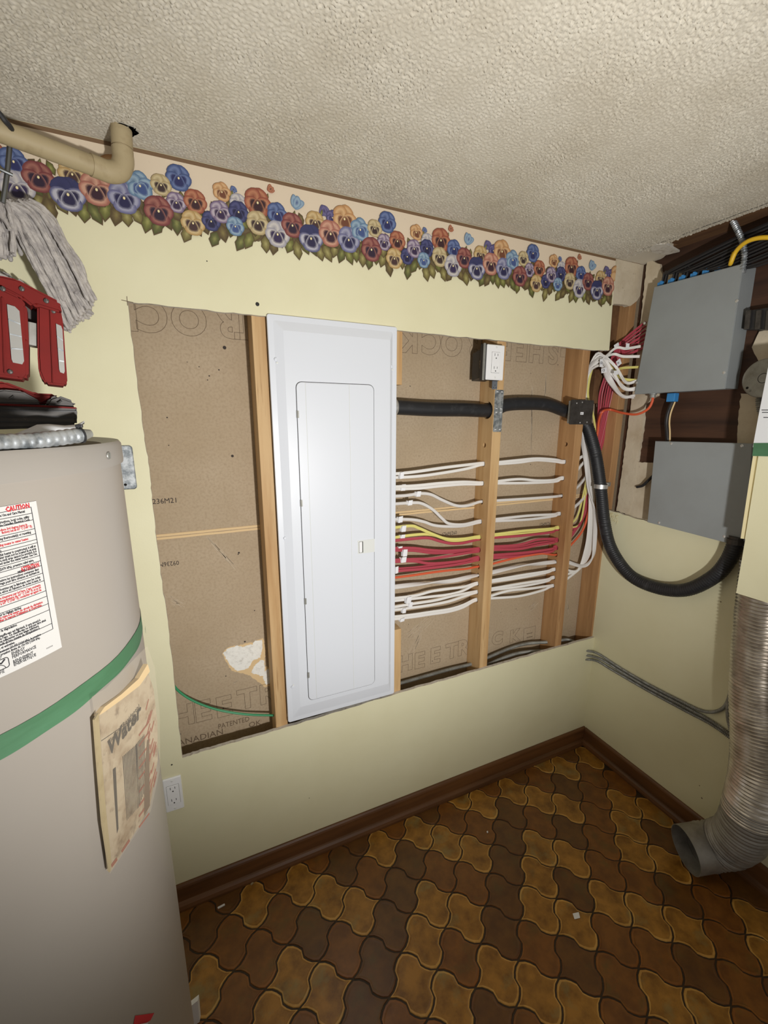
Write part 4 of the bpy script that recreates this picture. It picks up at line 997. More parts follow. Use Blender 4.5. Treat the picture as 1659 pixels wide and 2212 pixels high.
tag(obj('cable_stub', bm, M['cab_black'], smooth=True), 'short black cable stub left of the lower grey box', 'cable')
# black finned bracket, round steel cover
P = [at(u, v, 0, 1.39) for u, v in ((1612, 672), (1690, 660), (1685, 712), (1606, 712))]
br = thing('bracket', 'black finned bracket right of the upper grey box', 'bracket', (1.41, P[0].y, P[2].z))
bm = BM(); prism(bm, P, (.03, 0, 0)); obj('base', bm, M['black'], br)
for u in (1617, 1640, 1662):
    a = [at(x, v, 0, 1.384) for x, v in ((u-6, 671), (u+5, 669), (u+1, 710), (u-10, 712))]; bm = BM(); prism(bm, a, (.008, 0, 0)); obj('fin', bm, M['dark_cover'], br)
c = at(1650, 817, 0, 1.372)
rd = thing('round_cover', 'round pale steel cover plate partly behind the hanging paper', 'cover plate', (c.x+.01, c.y, c.z-.055))
bm = BM(); lathe(bm, [(0, .003), (.054, .003), (.0565, .0015), (.057, -.001)], c, (-1, 0, 0), 40); obj('plate', bm, M['steel_dull'], rd)
bm = BM(); lathe(bm, [(.056, 0), (.05, .0), (.05, .045)], c+Vector((.001, 0, 0)), (1, 0, 0), 28); obj('box_body', bm, M['steel_dull'], rd)
bm = BM(); lathe(bm, [(.0130, .0033), (.0138, .0036), (.0146, .0033)], c, (-1, 0, 0), 24); obj('knockout_ring', bm, M['slot'], rd)
q = at(1614, 838, 0, 1.369); bm = BM(); lathe(bm, [(0, .0006), (.0038, .0005), (.0038, 0)], q, (-1, 0, 0), 10); obj('screw_hole', bm, M['hole'], rd)
q = at(1620, 843, 0, 1.369); bm = BM(); screw(bm, q, (-1, 0, 0), .0036); obj('screw', bm, M['steel_dull'], rd, smooth=True)
bm = BM(); armour(bm, [at(1641, 852, 0, 1.39), at(1640, 868, 0, 1.39), at(1642, 884, 0, 1.392), at(1650, 905, 0, 1.40)], .0085, .006)
tag(obj('armoured_cable', bm, M['steel_dull'], smooth=True), 'short armoured cable below the round steel cover', 'cable')

# ------------------------------------------------------------------ yellow boxed-in chase with paper and tape
XF = 1.236
face = [at(u, v, 0, XF) for u, v in ((1641, 968), (1609, 1165), (1590, 1281))]
ztop = at(1658, 782, 0, XF).z
ch = thing('chase_panel', 'yellow painted boxed-in panel at the right edge, above the duct', 'wall panel', (XF, -.8, face[2].z))
yb = face[2].y
bm = BM(); prism(bm, [Vector((XF, face[0].y+.004, ztop)), face[0], face[1], Vector((XF, face[1].y-.001, face[1].z)), face[2], Vector((XF, -1.35, face[2].z+.002)), Vector((XF, -1.35, ztop))], (.014, 0, 0)); obj('panel', bm, M['paint'], ch)
for du, w, dx, nm, m in ((-15, 7, .004, 'casing_bead', 'casing'), (-8, 5.5, .008, 'casing_groove', 'casing'), (-2.5, 2.2, .001, 'casing_bead', 'casing')):
    a = [at(u+du*k, v, 0, XF+dx) for u, v, k in ((1644, 968, 1), (1644+w, 968, 1), (1612+w, 1164, .82), (1612, 1163, .82))]
    bm = BM(); prism(bm, a, (.014, 0, 0)); obj(nm, bm, M[m], ch)
r_ = random.Random(9); pts = []
for k in range(15):
    f = k/14; pts.append(at(1629+(1600-1629)*f+r_.uniform(-2, 1), 985+(1162-985)*f, 0, XF+.012))
pts += [at(1602, 1162, 0, XF+.012), at(1632, 985, 0, XF+.012)]
bm = BM(); prism(bm, pts, (.006, 0, 0)); obj('torn_edge', bm, M['joist'], ch)
bm = BM(); prism(bm, [at(u, v, 0, XF-.003) for u, v in ((1628, 957), (1625, 985), (1760, 988), (1760, 956))], (.0008, 0, 0)); tag(obj('painter_tape', bm, M['tape']), 'short strip of green tape holding the paper on the yellow panel', 'tape')
ps = thing('paper_sheet', 'white printed paper taped above the green strip at the right edge', 'paper', at(1700, 958, 0, XF-.002))
bm = BM(); prism(bm, [at(u, v, 0, XF-.002) for u, v in ((1626, 966), (1640, 890), (1655, 815), (1659, 794), (1760, 770), (1760, 966))], (.0006, 0, 0)); obj('sheet', bm, M['paper_white'], ps)
bm = BM()
for v, u0, u1 in ((886, 1645, 1690), (891, 1646, 1690), (902, 1649, 1690)):
    a = [at(u, w_, 0, XF-.0024) for u, w_ in ((u0, v-1), (u1, v-1), (u1, v+.6), (u0, v+.6))]; prism(bm, a, (.0002, 0, 0))
obj('printed_lines', bm, M['black_ink'], ps)

# ------------------------------------------------------------------ aluminium duct
du = thing('duct', 'dirty corrugated aluminium duct with its open end near the floor', 'duct', (1.30, -.62, .0))
RD = .074
pd = [at(1668, 1215, 0, 1.325), at(1660, 1290, 0, 1.325), at(1646, 1400, 0, 1.322), at(1640, 1500, 0, 1.318), at(1644, 1600, 0, 1.312), Vector((1.302, -.716, .447))]
eend = Vector((1.228, -.596, .077)); low = [Vector((1.304, -.713, .31)), Vector((1.316, -.697, .205)), Vector((1.322, -.662, .130)), Vector((1.303, -.627, .090))]; mid = low[3]
P = resample(smooth_pts(pd+[low[0]], 12), .0022)
rn = random.Random(2); wob = [rn.uniform(-.012, .012) for _ in range(200)]
bm = BM(); sweep(bm, P, circ(RD, 40), rad=lambda i: 1+.035*math.sin(i*.0022/.0110*2*PI)+wob[(i//5) % 200]*.7+.015*math.sin(i*.031), cap=False); obj('flex_sleeve', bm, M['alu'], du, smooth=True)
P = resample(smooth_pts([pd[-1]]+low+[mid.lerp(eend, .3)], 12)[8:], .003)
bm = BM(); sweep(bm, P, circ(RD*.985, 40), rad=lambda i: 1+.022*math.sin(i*.003/.013*2*PI)+wob[(i//3) % 200]*1.2, cap=False); obj('elbow', bm, M['alu_dirty'], du, smooth=True)
d = (eend-mid).normalized(); a = mid.lerp(eend, .05); 
bm = BM(); cyl(bm, a, eend, RD*.99, 40, RD*1.0, cap=False); cyl(bm, a, eend, RD*.96, 40, RD*.985, cap=False); s = BM()
obj('collar', bm, M['alu_dirty'], du, smooth=True)
bm = BM(); lathe(bm, [(RD*1.005, 0), (RD*1.005, .0008), (RD*.98, .0008), (RD*.98, 0)], eend, d, 40); obj('rim', bm, M['steel_dull'], du)
# armoured cables clipped along the lower right wall
XA = XR-.0068
bxs = [([(1266, 1405), (1292, 1412), (1340, 1443), (1400, 1478), (1470, 1514), (1512, 1534), (1538, 1538), (1560, 1531), (1573, 1512), (1580, 1478), (1586, 1430), (1590, 1385)], 'topmost armoured cable on the lower right wall, curling up beside the duct'),
       ([(1266, 1415), (1298, 1424), (1345, 1453), (1400, 1485), (1480, 1527), (1540, 1560), (1600, 1604)], 'middle armoured cable running straight down to the duct'),
       ([(1264, 1424), (1290, 1428), (1322, 1447), (1400, 1492), (1480, 1535), (1540, 1567), (1600, 1611)], 'lowest armoured cable running straight down to the duct')]
for k, (px, lab) in enumerate(bxs):
    bm = BM(); armour(bm, [at(px[0][0], px[0][1], 1, .004)]+[at(u, v, 0, XA-(.0 if k != 1 else .002)) for u, v in px[1:]], .0054, .005)
    tag(obj('armoured_cable', bm, M['steel_dull'], smooth=True), lab, 'cable', 'armoured cables on the lower right wall')
bm = BM(); armour(bm, [at(1594, 1388, 0, XA-.002), at(1587, 1440, 0, XA-.003), at(1579, 1490, 0, XA-.006), at(1572, 1525, 0, XA-.006), at(1573, 1555, 0, XA-.004), at(1582, 1590, 0, XA-.003), at(1600, 1640, 0, XA)], .0054, .005)
tag(obj('armoured_cable', bm, M['steel_dull'], smooth=True), 'upright armoured cable hugging the wall behind the duct', 'cable', 'armoured cables on the lower right wall')

# ------------------------------------------------------------------ water heater
HX, HY, HR = -.580, -.605, .280
HC = Vector((HX, HY, 0))
ZT, ZS = 1.4965, 1.4705
def on_cyl(u, v, r=HR):
    d = ray(u, v); o = CAM-HC; a = d.x**2+d.y**2; b = 2*(o.x*d.x+o.y*d.y); c = o.x**2+o.y**2-r*r
    q = max(b*b-4*a*c, 0); return CAM + d*((-b-math.sqrt(q))/(2*a))
def cp(th, z, r=HR): return Vector((HX+r*math.cos(th), HY+r*math.sin(th), z))
def th_of(p): return math.atan2(p.y-HY, p.x-HX)
wh = thing('water_heater', 'tall cream water heater with a caution sticker, left foreground', 'water heater', (HX, HY, 0))
bm = BM(); lathe(bm, [(0, .03), (HR-.004, .03), (HR, .04), (HR, ZS), (HR-.006, ZS+.001), (0, ZS+.001)], HC, (0, 0, 1), 96); obj('tank', bm, M['heater'], wh, smooth=True)
bm = BM(); lathe(bm, [(HR-.004, ZS-.002), (HR+.0035, ZS-.002), (HR+.004, ZS+.002), (HR+.0035, ZT-.004), (HR+.001, ZT), (HR-.012, ZT-.002), (HR-.02, ZT-.005), (0, ZT-.005)], HC, (0, 0, 1), 96); obj('top_cap', bm, M['heater_cap'], wh, smooth=True)
bm = BM(); lathe(bm, [(HR-.016, ZT-.0046), (0, ZT-.0040)], HC, (0, 0, 1), 64); obj('dust_layer', bm, M['dust'], wh)
bm = BM(); lathe(bm, [(0, .0), (HR-.03, .0), (HR-.03, .03), (0, .03)], HC, (0, 0, 1), 48); obj('base_ring', bm, M['heater_cap'], wh)
p = on_cyl(234, 984, HR+.004); n_ = Vector((p.x-HX, p.y-HY, 0)).normalized(); bm = BM(); screw(bm, p, n_, .0045); obj('screw', bm, M['steel_dull'], wh, smooth=True)
def cylpatch(bm, t0, t1, z0, z1, r, n=24, zf0=None, zf1=None):
    prev = None
    for i in range(n+1):
        f = i/n; t = t0+(t1-t0)*f
        a, b = bm.verts.new(cp(t, (zf0(f) if zf0 else z0), r)), bm.verts.new(cp(t, (zf1(f) if zf1 else z1), r))
        if prev: bm.faces.new((prev[0], a, b, prev[1]))
        prev = (a, b)
    return bm
# caution sticker, wrapped on the tank
tR = th_of(on_cyl(76, 1085)); tR2 = th_of(on_cyl(134, 1398)); tR = (tR+tR2)/2
zLt = on_cyl(76, 1082).z; zLb = on_cyl(136, 1396).z; LW = .20
tL = tR-LW/HR
bm = BM(); cylpatch(bm, tL, tR, zLb, zLt, HR+.0006, 40); stk = obj('caution_sticker', bm, M['sticker'], wh)
SW = LW; 
def on_lab(bm2, lift=.0009):
    for v in bm2.verts:
        t = tR-(v.co.x)/HR; v.co = cp(t, v.co.y, HR+lift)     # x: distance left of the right edge
def zl(v): # height for a text row measured at the sticker's right border
    f = (v-1082)/(1396-1082); u = 70+f*60; return on_cyl(u, v).z
def lab_text(rows, m, name):
    B = BM()
    for v, s, size, bold, inset, w in rows:
        t = text_bm(s, size, bold=bold, res=1)
        if not t.verts: t.free(); continue
        x0 = min(q.co.x for q in t.verts); x1 = max(q.co.x for q in t.verts); k = (w/(x1-x0)) if w else .70
        z = zl(v)-size*.33
        for q in t.verts: q.co = Vector((inset+(x1-q.co.x)*k, z+q.co.y, 0))
        me = bpy.data.meshes.new('x'); t.to_mesh(me); t.free(); B.from_mesh(me); bpy.data.meshes.remove(me)
    on_lab(B); o = obj(name, B, m, wh); o['kind'] = 'stuff'; return o
SZ = .0031
blk = [(1100, 'Please read the Use and Care Manual', SZ, .00012, .012, None), (1113, 'follow instructions, local codes, utility', SZ, .00012, .009, None), (1119, 'requirements and the Canadian Electrical Code', SZ, .00012, .009, None),
       (1145, 'before removing thermostat(s) or resetting', SZ, .00012, .010, None), (1168, 'before replacing heating element(s).', SZ, .00012, .036, None),
       (1175.5, 'the way this heater is constructed, it will at', SZ, .00012, .008, None), (1181, 'water heater must not be located in an area', SZ, .00012, .008, None), (1186.5, 'where such area cannot be avoided, it is', SZ, .00012, .008, None), (1192, 'installed under the water heater. See Use', SZ, .00012, .008, None),
       (1203, '300 PSI (2070 kPa), pressure relief valve,', SZ, .00012, .012, None), (1218, 'MISE EN GARDE                                          ', SZ, .00012, .012, None),
       (1224, 'suivre les instructions contenues dans', SZ, .00012, .009, None), (1229.5, 'ouvrage peut être obtenue en écrivant au', SZ, .00012, .009, None), (1240.5, 'fournies par le fabricant, avec les codes', SZ, .00012, .009, None), (1246, 'locale et/ou en l\'absence de codes locaux, la', SZ, .00012, .009, None),
       (1287, 'panneaux d\'accès pour le réglage du/des', SZ, .00012, .030, None), (1316, 'de façon à éviter la dégradation', SZ, .00012, .036, None),
       (1325, 'le chauffe-eau est fabriqué, il sera amené à', SZ, .00012, .016, None), (1330, 'de l\'eau. Ce chauffe-eau ne doit pas être situé', SZ, .00012, .011, None), (1335, 'zones adjacentes ou aux étage inférieurs.', SZ, .00012, .018, None), (1340, 'recommandé qu\'une cuvette de récupération à', SZ, .00012, .018, None), (1346.5, 'manuel Utilisation et entretien.', SZ, .00012, .040, None),
       (1353, 'fonctionnement 150 PSI (1034 kPa), la pression', SZ, .00012, .018, None), (1358.5, 'à la pression limite de 150 PSI (1034 kPa).', SZ, .00012, .019, None)]
red = [(1090, 'CAUTION', .0062, .0003, .007, .0205), (1128, 'water can produce 3rd degree burns in', SZ, .00012, .012, None), (1133.5, 'factory set at 60° C (140° F);', SZ, .00012, .008, None), (1157, 'disconnecting means to water heater.', SZ, .00012, .013, None),
       (1215, 'ATTENTION', .0062, .0003, .008, .0165), (1256.5, 'de blessures par brûlure. L\'eau courante', SZ, .00012, .010, None), (1262, 'température de 60° C (140° F) et se 30', SZ, .00012, .010, None), (1267, 'à 60° C (140° F); contacter un agent de', SZ, .00012, .010, None),
       (1292, 'de mise à la masse du circuit de dérivation', SZ, .00012, .011, None), (1297, 'Consulter le manuel d\'utilisation et d\'entretien.', SZ, .00012, .012, None)]
lab_text(blk, M['black_ink'], 'black_print'); lab_text(red, M['red_ink'], 'red_print')
B = BM()
def lrect(x0, x1, z0, z1, n=20):
    prev = None
    for i in range(n+1):
        x = x0+(x1-x0)*i/n; a, b = B.verts.new((x, z0, 0)), B.verts.new((x, z1, 0))
        if prev: B.faces.new((prev[0], a, b, prev[1]))
        prev = (a, b)
for v in (1094, 1107, 1121, 1140, 1151, 1163, 1170, 1197.5, 1208.5, 1219, 1235, 1251, 1272.5, 1284, 1300, 1313, 1342, 1354):
    z = zl(v); lrect(.006, LW-.004, z-.00022, z+.00022)
lrect(.0056, .0062, zl(1354), zl(1094), 1)
on_lab(B); obj('ruled_lines', B, M['black_ink'], wh)
B = BM()
zt_ = zl(1352)
for k, s in enumerate(('ENERGY', 'PERFORMANCE', 'RENDEMENT', 'ÉNERGÉTIQUE')):
    t = text_bm(s, .0042, bold=.00006, res=1); z = zt_-(.0082, .0116, .0162, .0192)[k]
    for q in t.verts: q.co = Vector((.0445-q.co.x*.70, z+q.co.y, 0))
    me = bpy.data.meshes.new('x'); t.to_mesh(me); t.free(); B.from_mesh(me); bpy.data.meshes.remove(me)
for s, z in (('VERIFIED', zt_-.0068), ('VÉRIFIÉ', zt_-.0208)):
    t = text_bm(s, .0044, res=1); x1 = max(q.co.x for q in t.verts)
    for q in t.verts: q.co = Vector((.052+(x1-q.co.x)*.7, z+q.co.y, 0))
    me = bpy.data.meshes.new('x'); t.to_mesh(me); t.free(); B.from_mesh(me); bpy.data.meshes.remove(me)
for s in ('000000',):
    t = text_bm(s, .0022, res=1); x1 = max(q.co.x for q in t.verts)
    for q in t.verts: q.co = Vector((.009+(x1-q.co.x), zLb+.006+q.co.y, 0))
    me = bpy.data.meshes.new('x'); t.to_mesh(me); t.free(); B.from_mesh(me); bpy.data.meshes.remove(me)
# rounded logo box with a tick and a roof-like arc
rb = rrect(.0475, zt_-.0172, .080, zt_-.0078, .002, 4); zz = [Vector((x, z, 0)) for x, z in rb]
sweep(B, zz+[zz[0]], circ(.0003, 4), ref=(0, 0, 1))
for rad_ in (.012, .020, .028): sweep(B, [Vector((.066+rad_*.55*math.cos(a), zt_-.0170+rad_*.25*math.sin(a), 0)) for a in [PI*i/16 for i in range(17)]], circ(.00025, 4), ref=(0, 0, 1))
sweep(B, [Vector((.058, zt_-.0095, 0)), Vector((.053, zt_-.0115, 0)), Vector((.050, zt_-.0088, 0))], circ(.0007, 4), ref=(0, 0, 1))
on_lab(B, .001); obj('energy_mark', B, M['black_ink'], wh)
# warning triangle near the foot
tp = on_cyl(291, 2194); tt = th_of(tp); B = BM()
def tri(w, h, r, z0):
    B = BM(); n = 8; prev = None
    for i in range(n+1):
        f = i/n; a = (B.verts.new(cp(tt-(w/2/HR)*f, z0-h*f, r)), B.verts.new(cp(tt+(w/2/HR)*f, z0-h*f, r)))
        if prev: B.faces.new((prev[0], a[0], a[1], prev[1]))
        prev = a
    return B
obj('warning_triangle', tri(.062, .052, HR+.0006, tp.z), M['red_ink'], wh); obj('triangle_field', tri(.036, .030, HR+.0010, tp.z-.016), M['sticker'], wh)

# green tape around the tank and the manual pouch hanging from it
zt0 = (on_cyl(0, 1569).z+on_cyl(150, 1503).z+on_cyl(249, 1430).z)/3; zt1 = (on_cyl(0, 1627).z+on_cyl(150, 1556).z+on_cyl(230, 1480).z)/3
tb0 = th_of(on_cyl(0, 1600))-.9; tb1 = th_of(on_cyl(300, 1370))+.25
r_ = random.Random(4)
bm = BM(); cylpatch(bm, tb0, tb1, 0, 0, HR+.0006, 90, lambda f: zt1+.0006*math.sin(f*50)+.0008*math.sin(f*21), lambda f: zt0+.0006*math.sin(f*33))
cylpatch(bm, tb1-.13, tb1-.02, 0, 0, HR+.004, 10, lambda f: zt1-.006+.01*f, lambda f: zt0-.02)
tp_ = obj('masking_tape', bm, M['tape']); tag(tp_, 'long green tape band wrapped around the water heater', 'tape')
def az_pt(u, v, D):
    d = ray(u, v); h = math.hypot(d.x, d.y); return CAM + d*(D/h)
Lp = on_cyl(226, 1700, HR+.006); Dl = math.hypot(Lp.x-CAM.x, Lp.y-CAM.y)
dR = ray(333, 1600); Rp = CAM + dR*((Dl*1.17)/math.hypot(dR.x, dR.y))
bn = (Rp-Lp); bn.z = 0; bn = Vector((bn.y, -bn.x, 0)).normalized()
if bn.dot(CAM-Lp) < 0: bn = -bn
def bp_(u, v, off=0): return atp(u, v, Lp+bn*off, bn)
mp = thing('manual_pouch', 'grimy manual in a clear sleeve hanging under the green tape', 'manual', bp_(240, 1880))
bm = BM(); prism(bm, [bp_(214, 1541), bp_(226, 1531), bp_(262, 1505), bp_(300, 1472), bp_(318, 1446), bp_(332, 1490), bp_(340, 1560), bp_(341, 1640), bp_(324, 1742), bp_(300, 1785), bp_(240, 1881)], -bn*.005); bk = obj('booklet', bm, M['manual'], mp)
bm = BM(); prism(bm, [bp_(213, 1546, .0012), bp_(226, 1527, .0012), bp_(262, 1500, .0012), bp_(300, 1466, .0012), bp_(319, 1434, .0012), bp_(324, 1450, .0012), bp_(302, 1481, .0012), bp_(262, 1512, .0012), bp_(226, 1538, .0012)], -bn*.006); obj('page_edges', bm, M['page'], mp)
glass = bpy.data.materials.new('clear_sleeve'); glass.use_nodes = True
gb = glass.node_tree.nodes['Principled BSDF']; gb.inputs['Base Color'].default_value = (*lin((214, 200, 178)), 1); gb.inputs['Roughness'].default_value = .25; gb.inputs['Alpha'].default_value = .10
bm = BM(); prism(bm, [bp_(199, 1505, .002), bp_(228, 1487, .002), bp_(318, 1395, .002), bp_(334, 1440, .002), bp_(345, 1540, .002), bp_(346, 1660, .002), bp_(326, 1752, .002), bp_(238, 1888, .002), bp_(222, 1780, .002), bp_(212, 1660, .002), bp_(206, 1560, .002)], -bn*.0004); obj('clear_sleeve', bm, glass, mp)
bm = BM(); prism(bm, [bp_(204, 1555, .0024), bp_(213, 1540, .0024), bp_(220, 1640, .0024), bp_(230, 1760, .0024), bp_(241, 1862, .0024), bp_(238, 1884, .0024), bp_(222, 1780, .0024), bp_(212, 1660, .0024)], -bn*.002); obj('sleeve_seam', bm, M['pipe'], mp)
bm = BM()
def quadpx(bm, px, off=.0004): prism(bm, [bp_(u, v, off) for u, v in px], -bn*.0002)
rx = (bp_(300, 1600)-bp_(230, 1640)); rx.z = 0; rx.normalize()
text_on(bm, 'Water', .026, bp_(237, 1632, .0006), rx, (0, 0, 1), bold=.0008, width=.072, shear=.2)
text_on(bm, 'Electric Residential', .0085, bp_(236, 1609, .0006), rx, (0, 0, 1), width=.066)
for k in range(11):
    x = 265+k*3.0; quadpx(bm, [(x, 1632-k*2.6+2), (x+1.5, 1631-k*2.6+2), (x+10-k*.3, 1770-k*3), (x+9.5-k*.3, 1772-k*3)])
for k in range(8):
    x = 294+k*2.4; quadpx(bm, [(x, 1607-k*2.8), (x+.9, 1606-k*2.8), (x+5, 1745-k*6), (x+4.2, 1746-k*6)])
quadpx(bm, [(219, 1600), (300, 1545), (300, 1546), (219, 1601.2)]); quadpx(bm, [(244, 1662), (250, 1657), (252, 1700), (256, 1790), (253, 1800), (246, 1700)])
obj('booklet_print', bm, M['black_ink'], mp)
bm = BM()
for k in range(9):
    y = 1560+k*24+r_.uniform(-6, 6); quadpx(bm, [(300, y+30), (322, y), (323, y+3), (301, y+34)])
for k in range(26):
    u = r_.uniform(314, 334); y = r_.uniform(1500, 1700); quadpx(bm, [(u, y+22), (u+6, y), (u+7, y+2), (u+1.2, y+26)])
quadpx(bm, [(262, 1838), (279, 1812), (281, 1817), (264, 1842)]); quadpx(bm, [(240, 1868), (252, 1852), (254, 1858), (242, 1874)])
obj('red_streaks', bm, mat('faded_red_ink', (150, 84, 66), .8), mp)
bm = BM(); e0 = bp_(318, 1640, .0005); quadpx(bm, [(318, 1600), (322, 1596), (324, 1740), (312, 1762), (312, 1680)], .0005); obj('dark_margin', bm, mat('dark_booklet_margin', (104, 84, 66), .8), mp)

# ------------------------------------------------------------------ work light, paper and metal hose on top of the heater
az = math.radians(-13.0); wn = Vector((math.sin(az), math.cos(az), 0)); WP = CAM+wn*.66; WP.z = ZT
def wp(u, v, dep=0): return atp(u, v, WP+wn*dep, wn)
wl = thing('work_light', 'red twin-head work light on a dirty black base, on the heater', 'work light', wp(60, 925, .05))
def plate(px, d0, d1, m, name, bev=.003, par=None):
    bm = BM(); prism(bm, [wp(u, v, d0) for u, v in px], wn*(d1-d0))
    bmesh.ops.recalc_face_normals(bm, faces=bm.faces[:])
    if bev: bmesh.ops.bevel(bm, geom=bm.edges[:], offset=bev, segments=2, affect='EDGES', clamp_overlap=True)
    return obj(name, bm, m, par or wl)
plate([(-70, 870), (165, 876), (168, 886), (166, 902), (167, 918), (150, 923), (-70, 930)], 0, .10, M['dark_tool'], 'base', .003)
for v0, v1 in ((884, 886.5), (897, 899.5), (909, 911)):
    plate([(-70, v0), (166, v0+3), (166, v1+3), (-70, v1)], -.0015, .002, M['black'], 'base_rib', 0)
plate([(-70, 872), (-70, 852), (8, 841), (48, 845), (86, 866), (90, 873)], -.004, .085, M['dark_tool'], 'battery_block', .003)
plate([(96, 877), (106, 859), (124, 853), (160, 866), (166, 878)], -.002, .085, M['dark_tool'], 'battery_block', .003)
plate([(-70, 822), (10, 824), (42, 836), (76, 849), (118, 851), (128, 857), (92, 874), (-70, 872)], .006, .075, M['red_tool'], 'red_shell', .003)
plate([(-70, 869), (90, 875), (166, 880), (166, 883), (90, 879.5), (-70, 873)], -.005, .0, M['red_tool'], 'red_stripe', .0006)
for u, v in ((25, 858), (129, 868)): plate([(u-5, v+2), (u+4, v-4), (u+6, v-1), (u-2, v+4)], -.0065, -.003, M['slot'], 'latch_hole', 0)
h1 = plate([(-60, 612), (0, 620), (42, 640), (58, 660), (62, 735), (62, 812), (54, 821), (40, 819), (-60, 806)], -.004, .045, M['red_tool'], 'lamp_head', .004)
h2 = plate([(80, 656), (132, 672), (137, 700), (141, 760), (146, 826), (143, 834), (99, 829), (92, 822), (83, 800), (81, 770)], .004, .05, M['red_tool'], 'lamp_head', .004)
plate([(-60, 588), (0, 594), (36, 602), (66, 618), (128, 650), (132, 662), (134, 676), (80, 660), (70, 663), (48, 645), (0, 620), (-60, 614)], -.002, .045, M['red_tool'], 'top_bracket', .003)
for px, d, par in (([(15, 657), (32, 662), (42, 672), (52, 780), (48, 787), (28, 783), (25, 776)], -.006, h1), ([(121, 699), (132, 704), (135, 712), (140, 802), (138, 807), (130, 804), (128, 798)], .002, h2)):
    bm = BM(); prism(bm, [wp(u, v, d) for u, v in px], wn*.004); obj('lens', bm, M['lens'], par)
    for k in range(3):
        a, b = Vector(px[0]), Vector(px[-2]); f = .25+.25*k; c = a.lerp(b, f); c2 = Vector(px[2]).lerp(Vector(px[3]), f)
        bm = BM(); prism(bm, [wp(c.x, c.y, d-.0006), wp(c2.x, c2.y, d-.0006), wp(c2.x, c2.y+2.5, d-.0006), wp(c.x, c.y+2.5, d-.0006)], wn*.0012); obj('reflector_rib', bm, M['steel'], par)
plate([(2, 640), (8, 642), (14, 806), (8, 807)], -.0065, -.002, M['red_tool'], 'head_ridge', .0008, h1); plate([(107, 668), (112, 669), (119, 828), (113, 828)], .001, .006, M['red_tool'], 'head_ridge', .0008, h2)
bm = BM(); cyl(bm, wp(70, 700, .02), wp(70, 748, .02), .011, 16); obj('hinge', bm, M['steel_dull'], wl)
bm = BM(); prism(bm, [wp(u, v, .028) for u, v in ((50, 655), (84, 655), (84, 745), (58, 745))], wn*.012); obj('hinge_bracket', bm, M['dark_tool'], wl)
for u, v, d in ((6, 624, -.004), (100, 650, -.003), (47, 624, -.003), (115, 672, .003), (22, 803, -.005)):
    bm = BM(); screw(bm, wp(u, v, d), -wn, .0026); obj('screw', bm, M['dark_cover'], wl, smooth=True)
# crumpled paper under it
bm = BM(); U_ = [(-60, 942), (0, 940), (30, 938), (55, 928), (80, 917), (105, 916), (140, 919), (165, 917), (182, 909)]
L_ = [(-60, 946), (0, 945), (30, 945), (55, 941), (80, 938), (105, 936), (140, 933), (158, 932), (164, 929)]
prev = None
for (a, b), (c_, d_) in zip(U_, L_):
    q = [bm.verts.new(wp(a, b, -.035)), bm.verts.new(wp(c_, d_, -.055)), ]
    q.append(bm.verts.new(wp(a, min(b+6, 938), .05)))
    if prev:
        bm.faces.new((prev[0], prev[1], q[1], q[0])); bm.faces.new((prev[2], prev[0], q[0], q[2]))
    prev = q
op = obj('paper_sheet', bm, M['paper_white'], smooth=True); tag(op, 'curled white paper under the red work light', 'paper')
sm = op.modifiers.new('thickness', 'SOLIDIFY'); sm.thickness = .0004
hz = ZT+.0045
P = [atp(u, v, CAM+wn*d, wn) for u, v, d in ((-90, 966, .50), (-10, 957, .515), (60, 953, .53), (110, 948, .54), (150, 943, .55), (174, 940, .555))]
mh = thing('metal_hose', 'flexible metal hose lying along the front rim of the heater top', 'hose', (P[2].x, P[2].y, P[2].z-.009))
Q = resample(smooth_pts(P, 12), .0011)
bm = BM(); sweep(bm, Q, circ(.0070, 16), rad=lambda i: 1+.10*abs(math.sin(i*.0011/.0072*PI))); obj('spiral_jacket', bm, M['steel'], mh, smooth=True)
e = P[-1]; e2 = atp(196, 936, CAM+wn*.56, wn)
bm = BM(); tube(bm, [e, e.lerp(e2, .5), e2], .0068, 12, rad=lambda i: 1-.035*i); obj('tail', bm, M['steel_dull'], mh, smooth=True)
bm = BM(); dd = (P[-1]-P[-2]).normalized(); lathe(bm, [(.0078, -.0010), (.0083, -.0010), (.0083, .0010), (.0078, .0010)], e, dd, 16); box(bm, e+Vector((-.003, -.003, .0075)), e+Vector((.003, .003, .011)), .0008); obj('cable_tie', bm, M['black'], mh)

# ------------------------------------------------------------------ drain pipe, mop
pp = thing('drain_pipe', 'tan painted pipe with an elbow, coming out of the ceiling', 'pipe', (-.30, -.06, 2.0))
ey = -.060
E0 = at(268, 383, 1, ey); E0.x -= .0
A0 = Vector((E0.x-.005, ey-.002, ZC+.02)); A0.x = at(262, 268, 1, ey).x
lft = at(0, 283, 1, -.150); far = E0+(lft-E0)*1.9
bm = BM(); tube(bm, [far, lft, E0+(lft-E0).normalized()*.03], .0185, 20); obj('pipe', bm, M['pipe'], pp, smooth=True)
bm = BM(); d1 = (lft-E0).normalized(); d2 = (A0-E0).normalized()
tube(bm, [E0+d1*.062, E0+d1*.045, E0+d1*.028, E0+(d1+d2)*.009, E0+d2*.028, E0+d2*.045, E0+d2*.052], .0205, 20, 5); obj('elbow', bm, M['pipe'], pp, smooth=True)
bm = BM(); cyl(bm, E0+d2*.04, A0, .0178, 20); cyl(bm, A0-d2*.055, A0-d2*.02, .0200, 20); obj('riser', bm, M['pipe'], pp, smooth=True)
bm = BM(); hc = Vector((A0.x+.008, ey-.004, ZC-.0022)); rr_ = random.Random(6)
